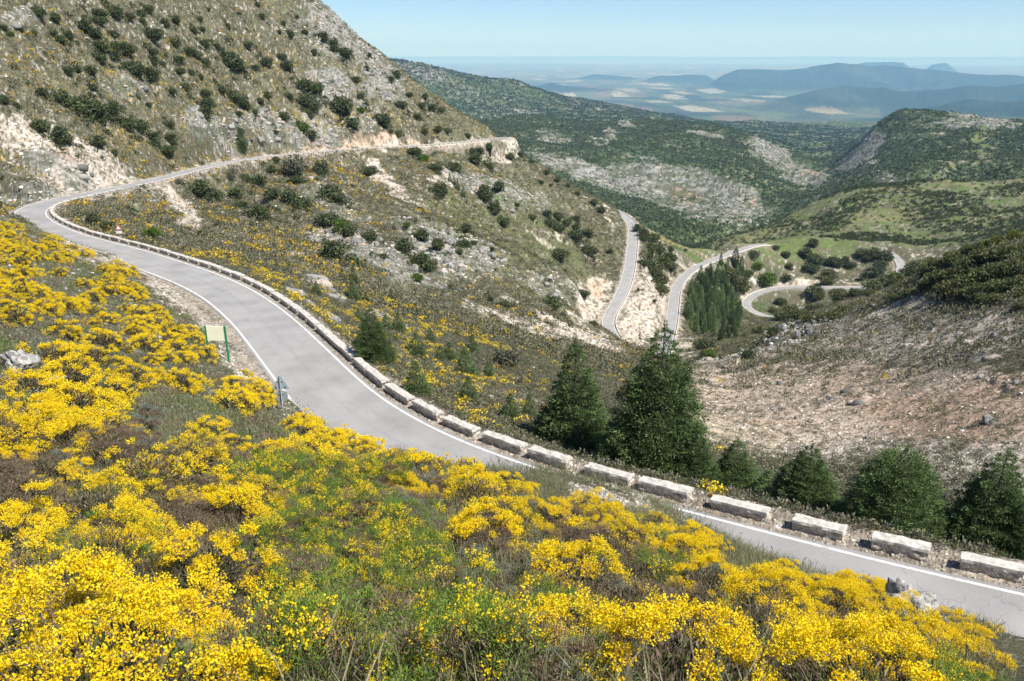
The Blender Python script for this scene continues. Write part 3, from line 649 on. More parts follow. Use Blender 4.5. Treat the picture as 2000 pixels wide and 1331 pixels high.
def gorse(seed, R=.55, H=.75, yellow=.8, green=.5, brown=.6, nl=34, fl=1.0, lod=1.0, legs=0.0, pal=YEL, gpal=GRN, lbl=None, name='gorse_bush'):
    """domed spiny bush: lumps of sprigs, each sprig set with small flowers"""
    global rng
    keep = rng; rng = np.random.default_rng(seed)
    root = empty(name, (0, -30 - seed, 0))
    u = rsph(nl * 3); u[:, 2] = np.abs(u[:, 2]) * 1.1 - .18; u = unit(u)[:nl]
    sx = rng.uniform(.8, 1.2); C0 = u * np.array([R * sx, R / sx, H]) * rng.uniform(.6, 1.0, (nl, 1)) * (1 + .30 * pn(u[:, 0] * 1.6 + seed, u[:, 1] * 1.6, seed)[:, None])
    C0[:, 2] += legs * H + .08
    rl = rng.uniform(.09, .19, nl) * (R / .55) ** .72 * (.75 + .5 * rng.random(nl))
    fC = Cloud(); gC = Cloud(); bC = Cloud()
    s = 1 / math.sqrt(lod)
    isY = rng.random(nl) < yellow
    for i in range(nl):
        ns = int(60 * lod * (rl[i] / .18) ** 1.5) + 4
        d = unit(rsph(ns) + u[i] * .9 + np.array([0, 0, .45])); tip = C0[i] + d * rl[i] * rng.uniform(.75, 1.15, (ns, 1))
        if isY[i]:
            k = 8
            on = rng.random(ns) < fl; tp = tip[on]; dd = d[on]
            p = np.repeat(tp, k, 0) - np.repeat(dd, k, 0) * rng.uniform(0, .07, (len(tp) * k, 1)) * s + rsph(len(tp) * k) * .016 * s
            c = pick(pal, len(tp), [.4, .3, .2, .1]).repeat(k, 0)
            fC.leaves(p, unit(rsph(len(p)) + np.repeat(dd, k, 0) * .8), rng.uniform(.015, .025, len(p)) * s * 1.05, .016 * s, c, .12)
        ng = int(95 * lod * green * (1.5 if not isY[i] else .7)) + 4
        dg = unit(rsph(ng) + u[i] * .7 + np.array([0, 0, .5])); pg = C0[i] + dg * rl[i] * rng.uniform(.35, 1.02, (ng, 1))
        c = pick(gpal, ng)
        if rng.random() < brown * .7 and not isY[i]: c = pick(BRN, ng)
        gC.leaves(pg, unit(dg + rsph(ng) * .5), rng.uniform(.022, .05, ng) * s, .006 * s * 1.3, c, .25)
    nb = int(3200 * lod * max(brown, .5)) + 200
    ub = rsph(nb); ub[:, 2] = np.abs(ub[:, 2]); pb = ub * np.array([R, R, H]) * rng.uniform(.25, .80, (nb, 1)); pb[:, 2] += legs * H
    bC.leaves(pb, unit(ub + rsph(nb) * .7), rng.uniform(.06, .14, nb) * s, .016 * s * 1.3, pick(np.vstack([BRN * .5, GRN * .4, BRN * .9]), nb), .3)  # inner leaves tinted darker: shade inside the bush put into the colour
    stems = []
    for i in range(9 if legs else 6):
        t = C0[rng.integers(nl)]; m_ = t * np.array([.35, .35, .55]) + rng.normal(0, .03, 3); stems.append((np.array([[rng.normal(0, .03), rng.normal(0, .03), -.12], m_, t * .96]), [.018, .012, .004]))
    tubes('stem', stems, M_bark, root, 5)
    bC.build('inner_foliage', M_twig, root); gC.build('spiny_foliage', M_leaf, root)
    if fC.n: fC.build('blossom', M_petal, root)
    rng = keep
    return root

PROTO = {}
PROTO['Y'] = [gorse(1, .86, 1.0, .74, .3, .4, nl=62), gorse(2, .95, .92, .66, .4, .5, nl=66), gorse(3, .8, 1.1, .82, .25, .4, nl=60), gorse(4, .92, 1.0, .68, .4, .7, nl=56), gorse(9, 1.0, .85, .76, .35, .5, nl=70)]
PROTO['y'] = [gorse(5, .86, .9, .5, .7, .6, fl=.55, nl=60), gorse(6, .92, 1.0, .45, .5, 1.2, fl=.65, nl=60), gorse(7, .8, .95, .6, .8, .4, fl=.5, nl=60)]
PROTO['L'] = [gorse(8, .95, .7, .9, .25, .8, nl=46, legs=.5), gorse(18, 1.0, .65, .85, .2, .9, nl=46, legs=.65)]
PROTO['G'] = [gorse(10, .85, .8, .30, 1.9, .3, fl=.22, nl=60, name='green_broom', gpal=GRN * np.array([1.25, 1.45, .9])), gorse(11, .9, .75, .38, 1.8, .4, fl=.25, nl=60, name='green_broom', gpal=GRN * np.array([1.15, 1.3, .9]))]
PROTO['B'] = [gorse(12, .75, .65, .0, .9, 1.8, nl=50, name='dry_heath', gpal=BRN), gorse(13, .8, .75, .08, 1.0, 1.7, fl=.3, nl=50, name='dry_heath', gpal=np.vstack([BRN, BRN, GRN]))]
PROTO['S'] = [gorse(14, .6, .52, .0, 2.0, .6, name='grey_cushion_plant', gpal=GRY), gorse(15, .55, .46, .0, 2.2, .4, name='grey_cushion_plant', gpal=GRY * np.array([.9, 1.05, 1.25]))]
PROTO['Ym'] = [gorse(21, .92, 1.0, .92, .3, .5, nl=44, lod=.28), gorse(22, .85, 1.05, .85, .4, .6, nl=40, lod=.28), gorse(23, 1.0, .9, .8, .4, .8, nl=46, lod=.28)]

# ---- what the near slope carries, patch by patch (photo column, row, half axes, strength)
ZY = [(90, 880, 120, 110), (60, 1010, 110, 130), (250, 930, 110, 85), (140, 830, 80, 50), (430, 1050, 110, 95), (200, 1230, 170, 110), (570, 1250, 190, 95), (720, 1200, 90, 60), (860, 1310, 100, 40), (750, 880, 120, 55), (640, 850, 80, 30), (960, 1010, 60, 45), (1050, 1045, 100, 60),
      (1170, 1100, 60, 90), (1330, 1080, 95, 70), (1250, 1260, 150, 80), (1040, 1270, 80, 60), (1640, 1160, 130, 60), (1700, 1260, 150, 80), (1530, 1130, 60, 50), (1430, 1240, 90, 60), (1800, 1230, 70, 60), (1920, 1230, 60, 45), (600, 790, 90, 40), (470, 760, 90, 50), (300, 650, 90, 50), (190, 575, 90, 45), (60, 560, 90, 60),
      (140, 690, 80, 60), (270, 750, 100, 50), (340, 700, 70, 40), (130, 480, 80, 30), (10, 470, 40, 40), (880, 950, 60, 40), (800, 930, 60, 30), (340, 1130, 90, 60), (100, 1130, 120, 80), (60, 770, 60, 60), (230, 520, 30, 20), (1000, 930, 50, 25), (1160, 960, 30, 20), (700, 1300, 60, 40), (420, 840, 60, 40), (560, 880, 60, 40, .8), (1560, 1300, 160, 60)]
ZG = [(620, 1010, 95, 70), (720, 1070, 120, 70), (880, 1140, 60, 50), (780, 1180, 100, 45), (690, 950, 70, 60), (480, 930, 70, 45), (980, 1200, 100, 40), (1800, 1180, 50, 30), (1080, 1200, 60, 30), (560, 1130, 60, 60), (340, 770, 50, 30), (1740, 1300, 40, 30), (640, 1180, 40, 30), (50, 1260, 60, 60, .6)]
ZB = [(340, 970, 40, 80), (850, 1260, 60, 50), (1150, 1200, 70, 40), (1120, 960, 60, 45), (1500, 1180, 60, 50), (1240, 1090, 35, 70), (600, 730, 50, 30), (430, 830, 60, 40), (15, 840, 50, 50), (300, 1080, 40, 50), (230, 1100, 50, 40), (880, 920, 40, 30), (1340, 1000, 70, 30), (1050, 1120, 60, 40), (500, 1140, 40, 40), (700, 1000, 40, 40), (1400, 1200, 80, 50), (1350, 1160, 50, 40), (330, 600, 50, 40), (120, 620, 60, 30), (400, 700, 60, 40), (680, 1130, 50, 30), (1600, 1220, 70, 40)]
ZS = [(215, 800, 60, 60), (830, 970, 90, 60), (950, 1110, 130, 60), (900, 1210, 60, 60), (640, 910, 40, 70), (390, 760, 70, 40), (1410, 1060, 50, 35), (300, 820, 60, 40), (1260, 1000, 60, 30), (1040, 960, 60, 30), (120, 530, 70, 30), (280, 600, 60, 30), (1960, 1290, 60, 40), (80, 640, 80, 30), (1480, 1100, 60, 30), (620, 950, 40, 40), (520, 720, 40, 30)]
def zval(Zl, px, py):
    v = 0 * px
    for e in Zl:
        d = ((px - e[0]) / e[2]) ** 2 + ((py - e[1]) / e[3]) ** 2
        v = np.maximum(v, (e[4] if len(e) > 4 else 1) * np.clip(1.6 - d, 0, 1))
    return v
def scatter(n, r0, r1, t0=-.64, t1=.64, power=1.0):
    """random points of the land between two ranges; power 1 = evenly over the ground, 0 = evenly per log range"""
    u = rng.random(n); k = 2 * power
    r = (r0 ** k + u * (r1 ** k - r0 ** k)) ** (1 / k) if k > 0 else np.exp(math.log(r0) + u * math.log(r1 / r0))
    t = rng.uniform(t0, t1, n)
    return r * np.sin(t), r * np.cos(t)
def thin(x, y, s, prio=None):
    """drop points standing closer than s (per point) to one already kept"""
    keep = []; order = np.argsort(-prio) if prio is not None else range(len(x)); g = {}
    for i in order:
        c = 1.2; gx, gy = int(x[i] // c), int(y[i] // c); ok = True
        for a in (-1, 0, 1):
            for b_ in (-1, 0, 1):
                for j in g.get((gx + a, gy + b_), ()):
                    if (x[i] - x[j]) ** 2 + (y[i] - y[j]) ** 2 < s[i] ** 2: ok = False; break
                if not ok: break
            if not ok: break
        if ok: g.setdefault((gx, gy), []).append(i); keep.append(i)
    return np.array(keep)

# ---- near slope: candidates everywhere between the camera and the road
x, y = scatter(26000, 2.7, 135, power=.62)
z = gz(x, y); px, py = proj(x, y, z + .45); r = np.hypot(x, y)
own = gfield(rd, x, y)
fgm = (py > np.interp(px, [-400, 60, 130, 260, 330, 400, 520, 600, 700, 800, 900, 1000, 1120, 1290, 1400, 1500, 1600, 1700, 1800, 1900, 2000, 2400], [410, 424, 468, 512, 560, 610, 745, 800, 832, 866, 885, 912, 938, 985, 1042, 1080, 1108, 1135, 1175, 1200, 1235, 1300])) & (own > HW + 1.2)
side1 = np.where(own < 50, gfield(outer, x, y) == 0, True)
soilv = gfield(m_soil, x, y)
ok = fgm & side1 & (px > -120) & (px < 2120) & (rng.random(len(x)) > .85 * np.clip(soilv, 0, 1)) & ~((np.abs(px - 425) < 32) & (py > 640) & (py < 712)) & ~((np.abs(px - 550) < 36) & (py > 730) & (py < 822))
x, y, z, px, py, r = (a_[ok] for a_ in (x, y, z, px, py, r))
ay, ag, ab, as_ = zval(ZY, px, py), zval(ZG, px, py), zval(ZB, px, py), zval(ZS, px, py)
base = .30 + .5 * pn(x / 3.0, y / 3.0, 71); ay = np.clip(ay * (1 + np.where(r < 9, .35, .9) * pn(x / 2.6 + 9, y / 2.6, 72)), 0, 1.2)
dm = 1 - .55 * np.clip(ay, 0, 1); wy = (ay ** 1.6 * 1.15 + base * .22) * np.where(r > 24, .55, 1); wg = (ag * 1.7 + .20) * dm; wb = (ab * 1.9 + .50) * dm; ws = (as_ * 1.6 + .40) * dm
W_ = np.stack([wy, wg, wb, ws], 1) ** np.where(r < 12, 1.6, 1.2)[:, None]; W_ /= W_.sum(1, keepdims=True); cum = np.cumsum(W_, 1); kind = (rng.random(len(x))[:, None] > cum).sum(1)
dpy = np.interp(px, [-400, 60, 130, 260, 330, 400, 520, 600, 700, 800, 900, 1000, 1120, 1290, 1400, 1500, 1600, 1700, 1800, 1900, 2000, 2400], [410, 424, 468, 512, 560, 610, 745, 800, 832, 866, 885, 912, 938, 985, 1042, 1080, 1108, 1135, 1175, 1200, 1235, 1300])
brow = np.clip(1 - (py - dpy) / (1100 / r), 0, 1)
size = rng.uniform(.40, 1.12, len(x)) * np.where(kind == 0, 1.0, np.where(kind == 1, .95, .8)) * np.clip(.50 + r * .018, .50, .80) * np.clip(1.15 - .7 * brow, .56, 1)
kp = thin(x, y, size * np.where(kind == 0, np.where(r < 22, 1.6, 1.5), .66) + .05, size + rng.random(len(x)) * .5)
x, y, z, px, py, r, kind, size, ayk = (a_[kp] for a_ in (x, y, z, px, py, r, kind, size, ay))
app = size / r
NEAR = {0: [], 1: [], 2: [], 3: []}; REST = {0: [], 1: [], 2: [], 3: []}
for k, lim in ((0, 285), (1, 70), (2, 110), (3, 80)):
    ii = np.where(kind == k)[0]; vis_ = ii[(px[ii] > -40) & (px[ii] < 2040) & (py[ii] < 1420)]
    vis_ = vis_[np.argsort(-app[vis_])][:lim]; s_ = set(vis_.tolist())
    NEAR[k] = list(vis_); REST[k] = [i for i in ii if i not in s_]
print('near bushes', {k: (len(v), len(REST[k])) for k, v in NEAR.items()}, flush=True)

# where a plant stands, in words
def spot(px, py, r):
    for (x0, x1, y0, y1, s) in SPOTS:
        if x0 <= px < x1 and y0 <= py < y1: return s
    return None
SPOTS = [(380, 470, 600, 720, 'around the green-posted panel'), (470, 640, 700, 830, 'below the road sign'), (-99, 130, 600, 790, 'by the grey rock at the left edge'),
         (-99, 200, 400, 600, 'on the upper slope at the left edge'), (200, 420, 400, 640, 'beside the pale bank under the bend'), (130, 420, 600, 800, 'on the mid slope left of the panel'),
         (-99, 220, 790, 960, 'below the grey rock'), (220, 470, 790, 960, 'on the slope under the panel'), (470, 720, 790, 960, 'on the brow under the wide bend'), (720, 940, 790, 960, 'on the brow where the near road narrows'),
         (940, 1180, 880, 1000, 'on the brow beside the buried road edge'), (1180, 1420, 950, 1100, 'below the rubble on the road edge'), (1420, 1640, 1040, 1180, 'on the brow below the fourth block'), (1640, 1860, 1080, 1240, 'beside the white boulder'), (1860, 2200, 1120, 1440, 'at the lower right by the road'),
         (-99, 250, 960, 1150, 'in the yellow mass at the left edge'), (250, 520, 960, 1150, 'in the middle of the left thicket'), (520, 800, 960, 1150, 'around the green broom patch'), (800, 1060, 960, 1150, 'around the grey grass hollow'), (1060, 1420, 1000, 1180, 'on the slope below the rubble'),
         (-99, 200, 1150, 1440, 'in the bottom left corner'), (200, 420, 1150, 1440, 'at the bottom edge under the left thicket'), (420, 700, 1150, 1440, 'in the brightest clump at the bottom edge'), (700, 980, 1150, 1440, 'by the brown heath at the bottom edge'), (980, 1240, 1150, 1440, 'at the bottom centre edge'), (1240, 1500, 1150, 1440, 'at the bottom edge right of centre'), (1420, 1700, 1100, 1440, 'among the bare stems lower right'), (1700, 1900, 1200, 1440, 'below the white boulder')]
def ordn(i): return ['first', 'second', 'third', 'fourth', 'fifth', 'sixth', 'seventh', 'eighth', 'ninth', 'tenth', 'eleventh', 'twelfth', 'thirteenth', 'fourteenth', 'fifteenth', 'sixteenth', 'seventeenth', 'eighteenth', 'nineteenth', 'twentieth'][i] if i < 20 else '%d%s' % (i + 1, 'st' if (i + 1) % 10 == 1 and i != 110 else 'nd' if (i + 1) % 10 == 2 else 'rd' if (i + 1) % 10 == 3 else 'th')
LOG = []       # (root, look, px, place) gathered, labelled at the end
def put(proto_key, X_, Y_, Z_, s, look, cat, group, place, pxv, sx=1.0, tilt=.12, proto=None):
    p = proto or random.choice(PROTO[proto_key])
    if 'used' not in p: p['used'] = 1; o = p
    else: o = copy_thing(p)
    if 'used' in o and o is not p: pass
    o.location = (X_, Y_, Z_); o.rotation_euler = (random.uniform(-tilt, tilt), random.uniform(-tilt, tilt), random.uniform(0, 6.28)); o.scale = (s * sx, s * sx, s * (.95 if proto_key in ('Y', 'y', 'L') else .8 if proto_key == 'Ym' else 1))
    o['category'] = cat; o['group'] = group; LOG.append((o, look, pxv, place)); return o
LOOK = {'Y': 'densely flowering gorse bush', 'y': 'patchy yellow gorse bush', 'L': 'leggy yellow gorse bush', 'Ym': 'rounded yellow gorse bush',
        'G': 'fine-leaved green broom bush', 'B': 'dry brown heath bush', 'S': 'grey-green cushion plant'}
for k in range(4):
    for i in NEAR[k]:
        s = size[i] * random.uniform(.92, 1.12) / .92
        if k == 0:
            if 1380 < px[i] < 1720 and 1100 < py[i] < 1300: key = 'L'
            elif ayk[i] > .25: key = 'Y' if random.random() < .72 else 'y'
            else: key = 'y' if random.random() < .55 else 'Y'
            if r[i] > 17: key = 'Ym'
            cat, grp = 'gorse bush', 'gorse bushes on the near slope'
        else:
            key = {1: 'G', 2: 'B', 3: 'S'}[k]; cat, grp = {1: ('broom bush', 'green broom bushes on the near slope'), 2: ('heath bush', 'dry heath bushes on the near slope'), 3: ('cushion plant', 'grey cushion plants on the near slope')}[k]
        put(key, x[i], y[i], z[i] - .06, s, LOOK[key], cat, grp, spot(px[i], py[i], r[i]) or 'on the near slope', px[i])

# ---- everything farther or smaller that nobody could count: one mesh per kind
def tmpl(n, L, W, R, H, pal, lo=.5):
    c = Cloud(); u = rsph(n); u[:, 2] = np.abs(u[:, 2]); p = u * np.array([R, R, H]) * rng.uniform(lo, 1, (n, 1))
    c.leaves(p, unit(u * .6 + rsph(n)), L, W, pick(np.asarray(pal, float), n), .25); return c.arrays()
def stuff(name, T, x, y, z, s, m, label=None, cat=None, tint=None, sz=None):
    N = len(x); 
    if N == 0: return
    Vs, Fs, Cs, o = [], [], [], 0; which = rng.integers(0, len(T), N); s = np.broadcast_to(s, N); sz = s if sz is None else sz
    for ti, (TV, TF, TC) in enumerate(T):
        ii = np.where(which == ti)[0]
        if not len(ii): continue
        a_ = rng.uniform(0, 2 * pi, len(ii)); ca, sa = np.cos(a_)[:, None], np.sin(a_)[:, None]
        vx = (TV[None, :, 0] * ca - TV[None, :, 1] * sa) * s[ii][:, None] + x[ii][:, None]; vy = (TV[None, :, 0] * sa + TV[None, :, 1] * ca) * s[ii][:, None] + y[ii][:, None]
        vz = TV[None, :, 2] * sz[ii][:, None] + z[ii][:, None]
        Vs.append(np.stack([vx, vy, vz], -1).reshape(-1, 3).astype(np.float32)); Fs.append((TF[None] + (np.arange(len(ii)) * len(TV))[:, None, None] + o).reshape(-1, TF.shape[1]).astype(np.int32))
        tn = np.ones((len(ii), 1, 3)) if tint is None else tint[ii][:, None, :]
        Cs.append((TC[None] * tn * rng.uniform(.8, 1.2, (len(ii), 1, 1))).reshape(-1, 3).astype(np.float32)); o += len(ii) * len(TV)
    ob = mesh_np(name, np.concatenate(Vs), np.concatenate(Fs), [m], cols={'tint': np.clip(np.concatenate(Cs), 0, 1)})
    tag(ob, label, cat, kind='stuff'); print(name, N, len(ob.data.polygons), flush=True); return ob
# gorse: the rest of the near slope
T_y = [tmpl(230, .10, .085, .5, .55, YEL, .80) for _ in range(3)]
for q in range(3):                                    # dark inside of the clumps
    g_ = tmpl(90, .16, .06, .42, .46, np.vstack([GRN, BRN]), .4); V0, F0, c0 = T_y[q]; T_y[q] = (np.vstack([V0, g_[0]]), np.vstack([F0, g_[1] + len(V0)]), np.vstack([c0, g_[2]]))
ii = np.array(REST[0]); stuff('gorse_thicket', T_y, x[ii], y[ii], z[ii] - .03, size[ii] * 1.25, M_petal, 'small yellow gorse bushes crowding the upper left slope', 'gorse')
T_b = [tmpl(120, .13, .045, .5, .48, BRN, .5) for _ in range(2)]; T_g = [tmpl(140, .13, .03, .5, .5, GRN, .5) for _ in range(2)]; T_s = [tmpl(120, .12, .035, .5, .4, GRY, .5) for _ in range(2)]
jj = np.array(REST[2]); ki = np.array(REST[3]); gi = np.array(REST[1])
stuff('heath_scrub', T_b + T_g[:1], x[jj], y[jj], z[jj] - .03, size[jj] * 1.1, M_twig, 'small dry brown heath between the gorse bushes', 'heath')
both = np.concatenate([ki, gi]); stuff('low_green_scrub', T_s + T_g, x[both], y[both], z[both] - .03, size[both] * 1.0, M_leaf, 'low grey-green scrub between the gorse bushes', 'scrub')
# grass: thin blades
def tuft(n, h, w, pal, spread=.1):
    c = Cloud(); p = np.c_[rng.normal(0, spread, (n, 2)), np.zeros(n)]; d = unit(np.c_[rng.normal(0, .35, (n, 2)), np.ones(n)]); c.leaves(p, d, rng.uniform(.5, 1, n) * h, w, pick(np.asarray(pal, float), n), .25, .3); return c.arrays()
GP = [(.20, .22, .11), (.26, .24, .14), (.13, .17, .07), (.32, .28, .19)]
gx, gy = scatter(15000, 2.3, 26, power=.6); gzv = gz(gx, gy); gpx, gpy = proj(gx, gy, gzv + .2); dd = gfield(rd, gx, gy); az_ = zval(ZS, gpx, gpy)
sel = (dd > HW + 1.0) & (gpx > -150) & (gpx < 2150) & (rng.random(len(gx)) < .35 + .6 * az_) & (gfield(m_soil, gx, gy) < .6)
gx, gy, gzv, az_ = gx[sel], gy[sel], gzv[sel], az_[sel]
stuff('grass', [tuft(34, .26, .0045, GP, .12) for _ in range(4)], gx, gy, gzv - .02, rng.uniform(.6, 1.5, len(gx)), M_leaf)
gx, gy = scatter(26000, 20, 130, power=.7); gpx, gpy = proj(gx, gy, gz(gx, gy)); dd = gfield(rd, gx, gy); sel = (dd > HW + 1.0) & (gfield(m_soil, gx, gy) < .5) & (gpx < 2100); gx, gy = gx[sel], gy[sel]
stuff('grass', [tuft(12, .34, .022, GP + [(.08, .11, .05)], .22) for _ in range(3)], gx, gy, gz(gx, gy) - .02, rng.uniform(.6, 1.3, len(gx)), M_leaf)
# ================================================================== trees and shrubs of the hillsides
def oak(seed, R=1.0, H=.9, nl=26, per=44, leaf=.17, pal=None, name='holm_oak', lump=.42, lod_leaf=1.0):
    """unit sized evergreen oak: crown of leaf clumps with gaps, short forked trunk"""
    global rng
    keep = rng; rng = np.random.default_rng(seed); root = empty(name, (0, -60 - seed, 0))
    pal = np.array([(.070, .095, .042), (.092, .118, .050), (.048, .068, .032), (.13, .15, .068)]) if pal is None else np.asarray(pal, float)
    u = rsph(nl); u[:, 2] = u[:, 2] * .9 + .15; C0 = u * np.array([R * .72, R * .68 * rng.uniform(.8, 1.1), H * .5]) * rng.uniform(.45, 1.0, (nl, 1)); C0[:, 2] += H * .62
    rl = rng.uniform(.2, lump, nl) * R; c = Cloud()
    for i in range(nl):
        n_ = int(per * (rl[i] / .3) ** 1.3) + 6; d = rsph(n_); p = C0[i] + d * np.array([1, 1, .8]) * rl[i] * rng.uniform(.6, 1.08, (n_, 1)); p[:, 2] = np.maximum(p[:, 2], .04)
        c.leaves(p, unit(d * .8 + rsph(n_)), rng.uniform(.6, 1.2, n_) * leaf, leaf * .62, pick(pal, n_) * rng.uniform(.75, 1.3), .25)
    its = [(np.array([[0, 0, -.25], [.02, .01, H * .2], [.05, -.03, H * .45]]), [.075, .06, .04])]
    for _ in range(4):
        t = C0[rng.integers(nl)]; its.append((np.array([[.02, .01, H * .2], t * .55 + np.array([0, 0, .1]), t]), [.045, .03, .01]))
    tubes('trunk', its, M_bark, root, 5); c.build('crown', M_leaf, root); rng = keep; return root
PAL_OL = [(.10, .118, .045), (.13, .145, .055), (.07, .088, .035), (.155, .16, .07)]; PAL_BR = [(.09, .15, .025), (.12, .19, .03), (.07, .12, .025)]; PAL_YG = [(.14, .16, .035), (.17, .19, .04), (.10, .12, .03)]; PAL_GY = [(.13, .13, .09), (.10, .11, .075), (.17, .16, .12)]
PROTO['O'] = [oak(101), oak(102, 1.1, .8), oak(103, .9, 1.0, 22), oak(104, 1.2, .75, 30), oak(105, 1.0, .85, 18, lump=.5)]
PROTO['Oo'] = [oak(106, pal=PAL_OL), oak(107, 1.1, .8, pal=PAL_OL)]
PROTO['Ob'] = [oak(108, pal=PAL_BR, name='green_shrub'), oak(109, 1.1, .8, pal=PAL_BR, name='green_shrub')]
PROTO['Oy'] = [oak(110, pal=PAL_YG, name='green_shrub')]
PROTO['Og'] = [oak(111, pal=PAL_GY, name='grey_thorn_shrub', per=30), oak(112, 1., 1., pal=PAL_GY, name='grey_thorn_shrub', per=28)]

def fir(seed, H=8.0, R=2.2, per=46, name='fir_tree', leaf=.16, dens=1.0, power=.85, step=.42, flat=.0, tone=1.0):
    """conical fir dense to the ground: whorls of boughs, each bough tipped with up-turned sprays"""
    global rng
    keep = rng; rng = np.random.default_rng(seed); root = empty(name, (0, -90 - seed, 0)); c = Cloud(); bs = []
    pal = np.array([(.108, .170, .062), (.138, .208, .076), (.072, .118, .046), (.21, .28, .10)]) * tone
    zz = .25; k = 0
    while zz < H * .97:
        f = zz / H; Rz = R * ((1 - f) ** power) * (1 + .10 * math.sin(3.1 * k)) * (.82 + .18 * min(1, zz / (.12 * H)))
        if flat: Rz = R * min(1, ((1 - f) * 1.9) ** .75)
        Rz = max(Rz, .12); nb = max(4, int(2 * pi * Rz / (.62 * step / .42)))
        for j in range(nb):
            a = 2 * pi * (j + rng.random() * .7) / nb + k * 1.3; L = Rz * rng.uniform(.72, 1.14)
            e = np.array([cos(a) * L, sin(a) * L, zz - .12 * L + rng.uniform(-.1, .12)])
            rl = min(.52, .20 + .20 * L) * (step / .42)
            for q, s_ in ((1.0, 1.0), (.62, .8)) if L > .8 else ((1.0, 1.0),):
                n_ = int(per * dens * s_ * (rl / .4) ** 1.2) + 5; o_ = np.array([cos(a), sin(a), .55])
                d = unit(rsph(n_) + o_ * .55); p = e * np.array([q, q, 1]) + d * np.array([1, 1, .46]) * rl * rng.uniform(.35, 1.05, (n_, 1))
                c.leaves(p, unit(d + o_ * .5 + rsph(n_) * .5), rng.uniform(.6, 1.2, n_) * leaf, leaf * .34, pick(pal, n_, [.34, .3, .22, .14]) * rng.uniform(.72, 1.3), .2)
            if j % 3 == 0: bs.append((np.array([[0, 0, zz], e * np.array([.5, .5, 1]) + np.array([0, 0, .02]), e]), [.035, .02, .008]))
        zz += step * (.75 + .5 * rng.random()) * (1 - .35 * f); k += 1
    n_ = 60; c.leaves(np.c_[rng.normal(0, .05, (n_, 2)), rng.uniform(H * .95, H * 1.03, n_)], unit(np.c_[rng.normal(0, .5, (n_, 2)), np.ones(n_)]), leaf, leaf * .3, pick(pal, n_))
    tubes('trunk', [(np.array([[0, 0, -.6], [0, 0, H * .4], [0, 0, H]]), [.16 * H / 8, .10 * H / 8, .015])] + bs, M_bark, root, 6); c.build('crown', M_leaf, root); rng = keep; return root
PROTO['F'] = [fir(201, 8.0, 2.3, per=88, power=.92, tone=.82), fir(202, 8.0, 2.15, per=88, power=.98, tone=.78), fir(203, 8.0, 2.5, power=.85, per=88, tone=.86)]
PROTO['Fs'] = [fir(204, 4.0, 1.15, 60, leaf=.19, step=.36, power=.95), fir(205, 4.0, 1.35, 60, leaf=.19, step=.36, power=1.0)]
PROTO['Fb'] = [fir(206, 6.0, 2.9, per=64, power=.5, name='fir_tree')]
PROTO['Fd'] = [fir(207 + i, 8.0, 1.5 - .1 * i, 30, leaf=.32, step=.62, tone=(.62, .95, 1.45)[i]) for i in range(3)]

def zc_of(p): return p[1] * cos(PITCH) - p[2] * sin(PITCH)
def place_px(key, bx, by, w=None, h=None, look='', cat='', group='', place='', rmin=30, unit_w=2.0, unit_h=1.0, sink=.1, proto=None, jit=.1):
    """stand a plant on the land where its foot is seen; w, h = its width or height in photo pixels"""
    p = hit(bx, by, rmin); zc = zc_of(p)
    s = (w * zc / FPX) / unit_w if w else (h * zc / FPX / .93) / unit_h
    sx = ((w * zc / FPX) / unit_w) / ((h * zc / FPX / .93) / unit_h) if (w and h) else 1.0
    if w and h: s = (h * zc / FPX / .93) / unit_h
    return put(key, p[0], p[1], p[2] - sink * s, s, look, cat, group, place, bx, sx=sx, tilt=.05, proto=proto)

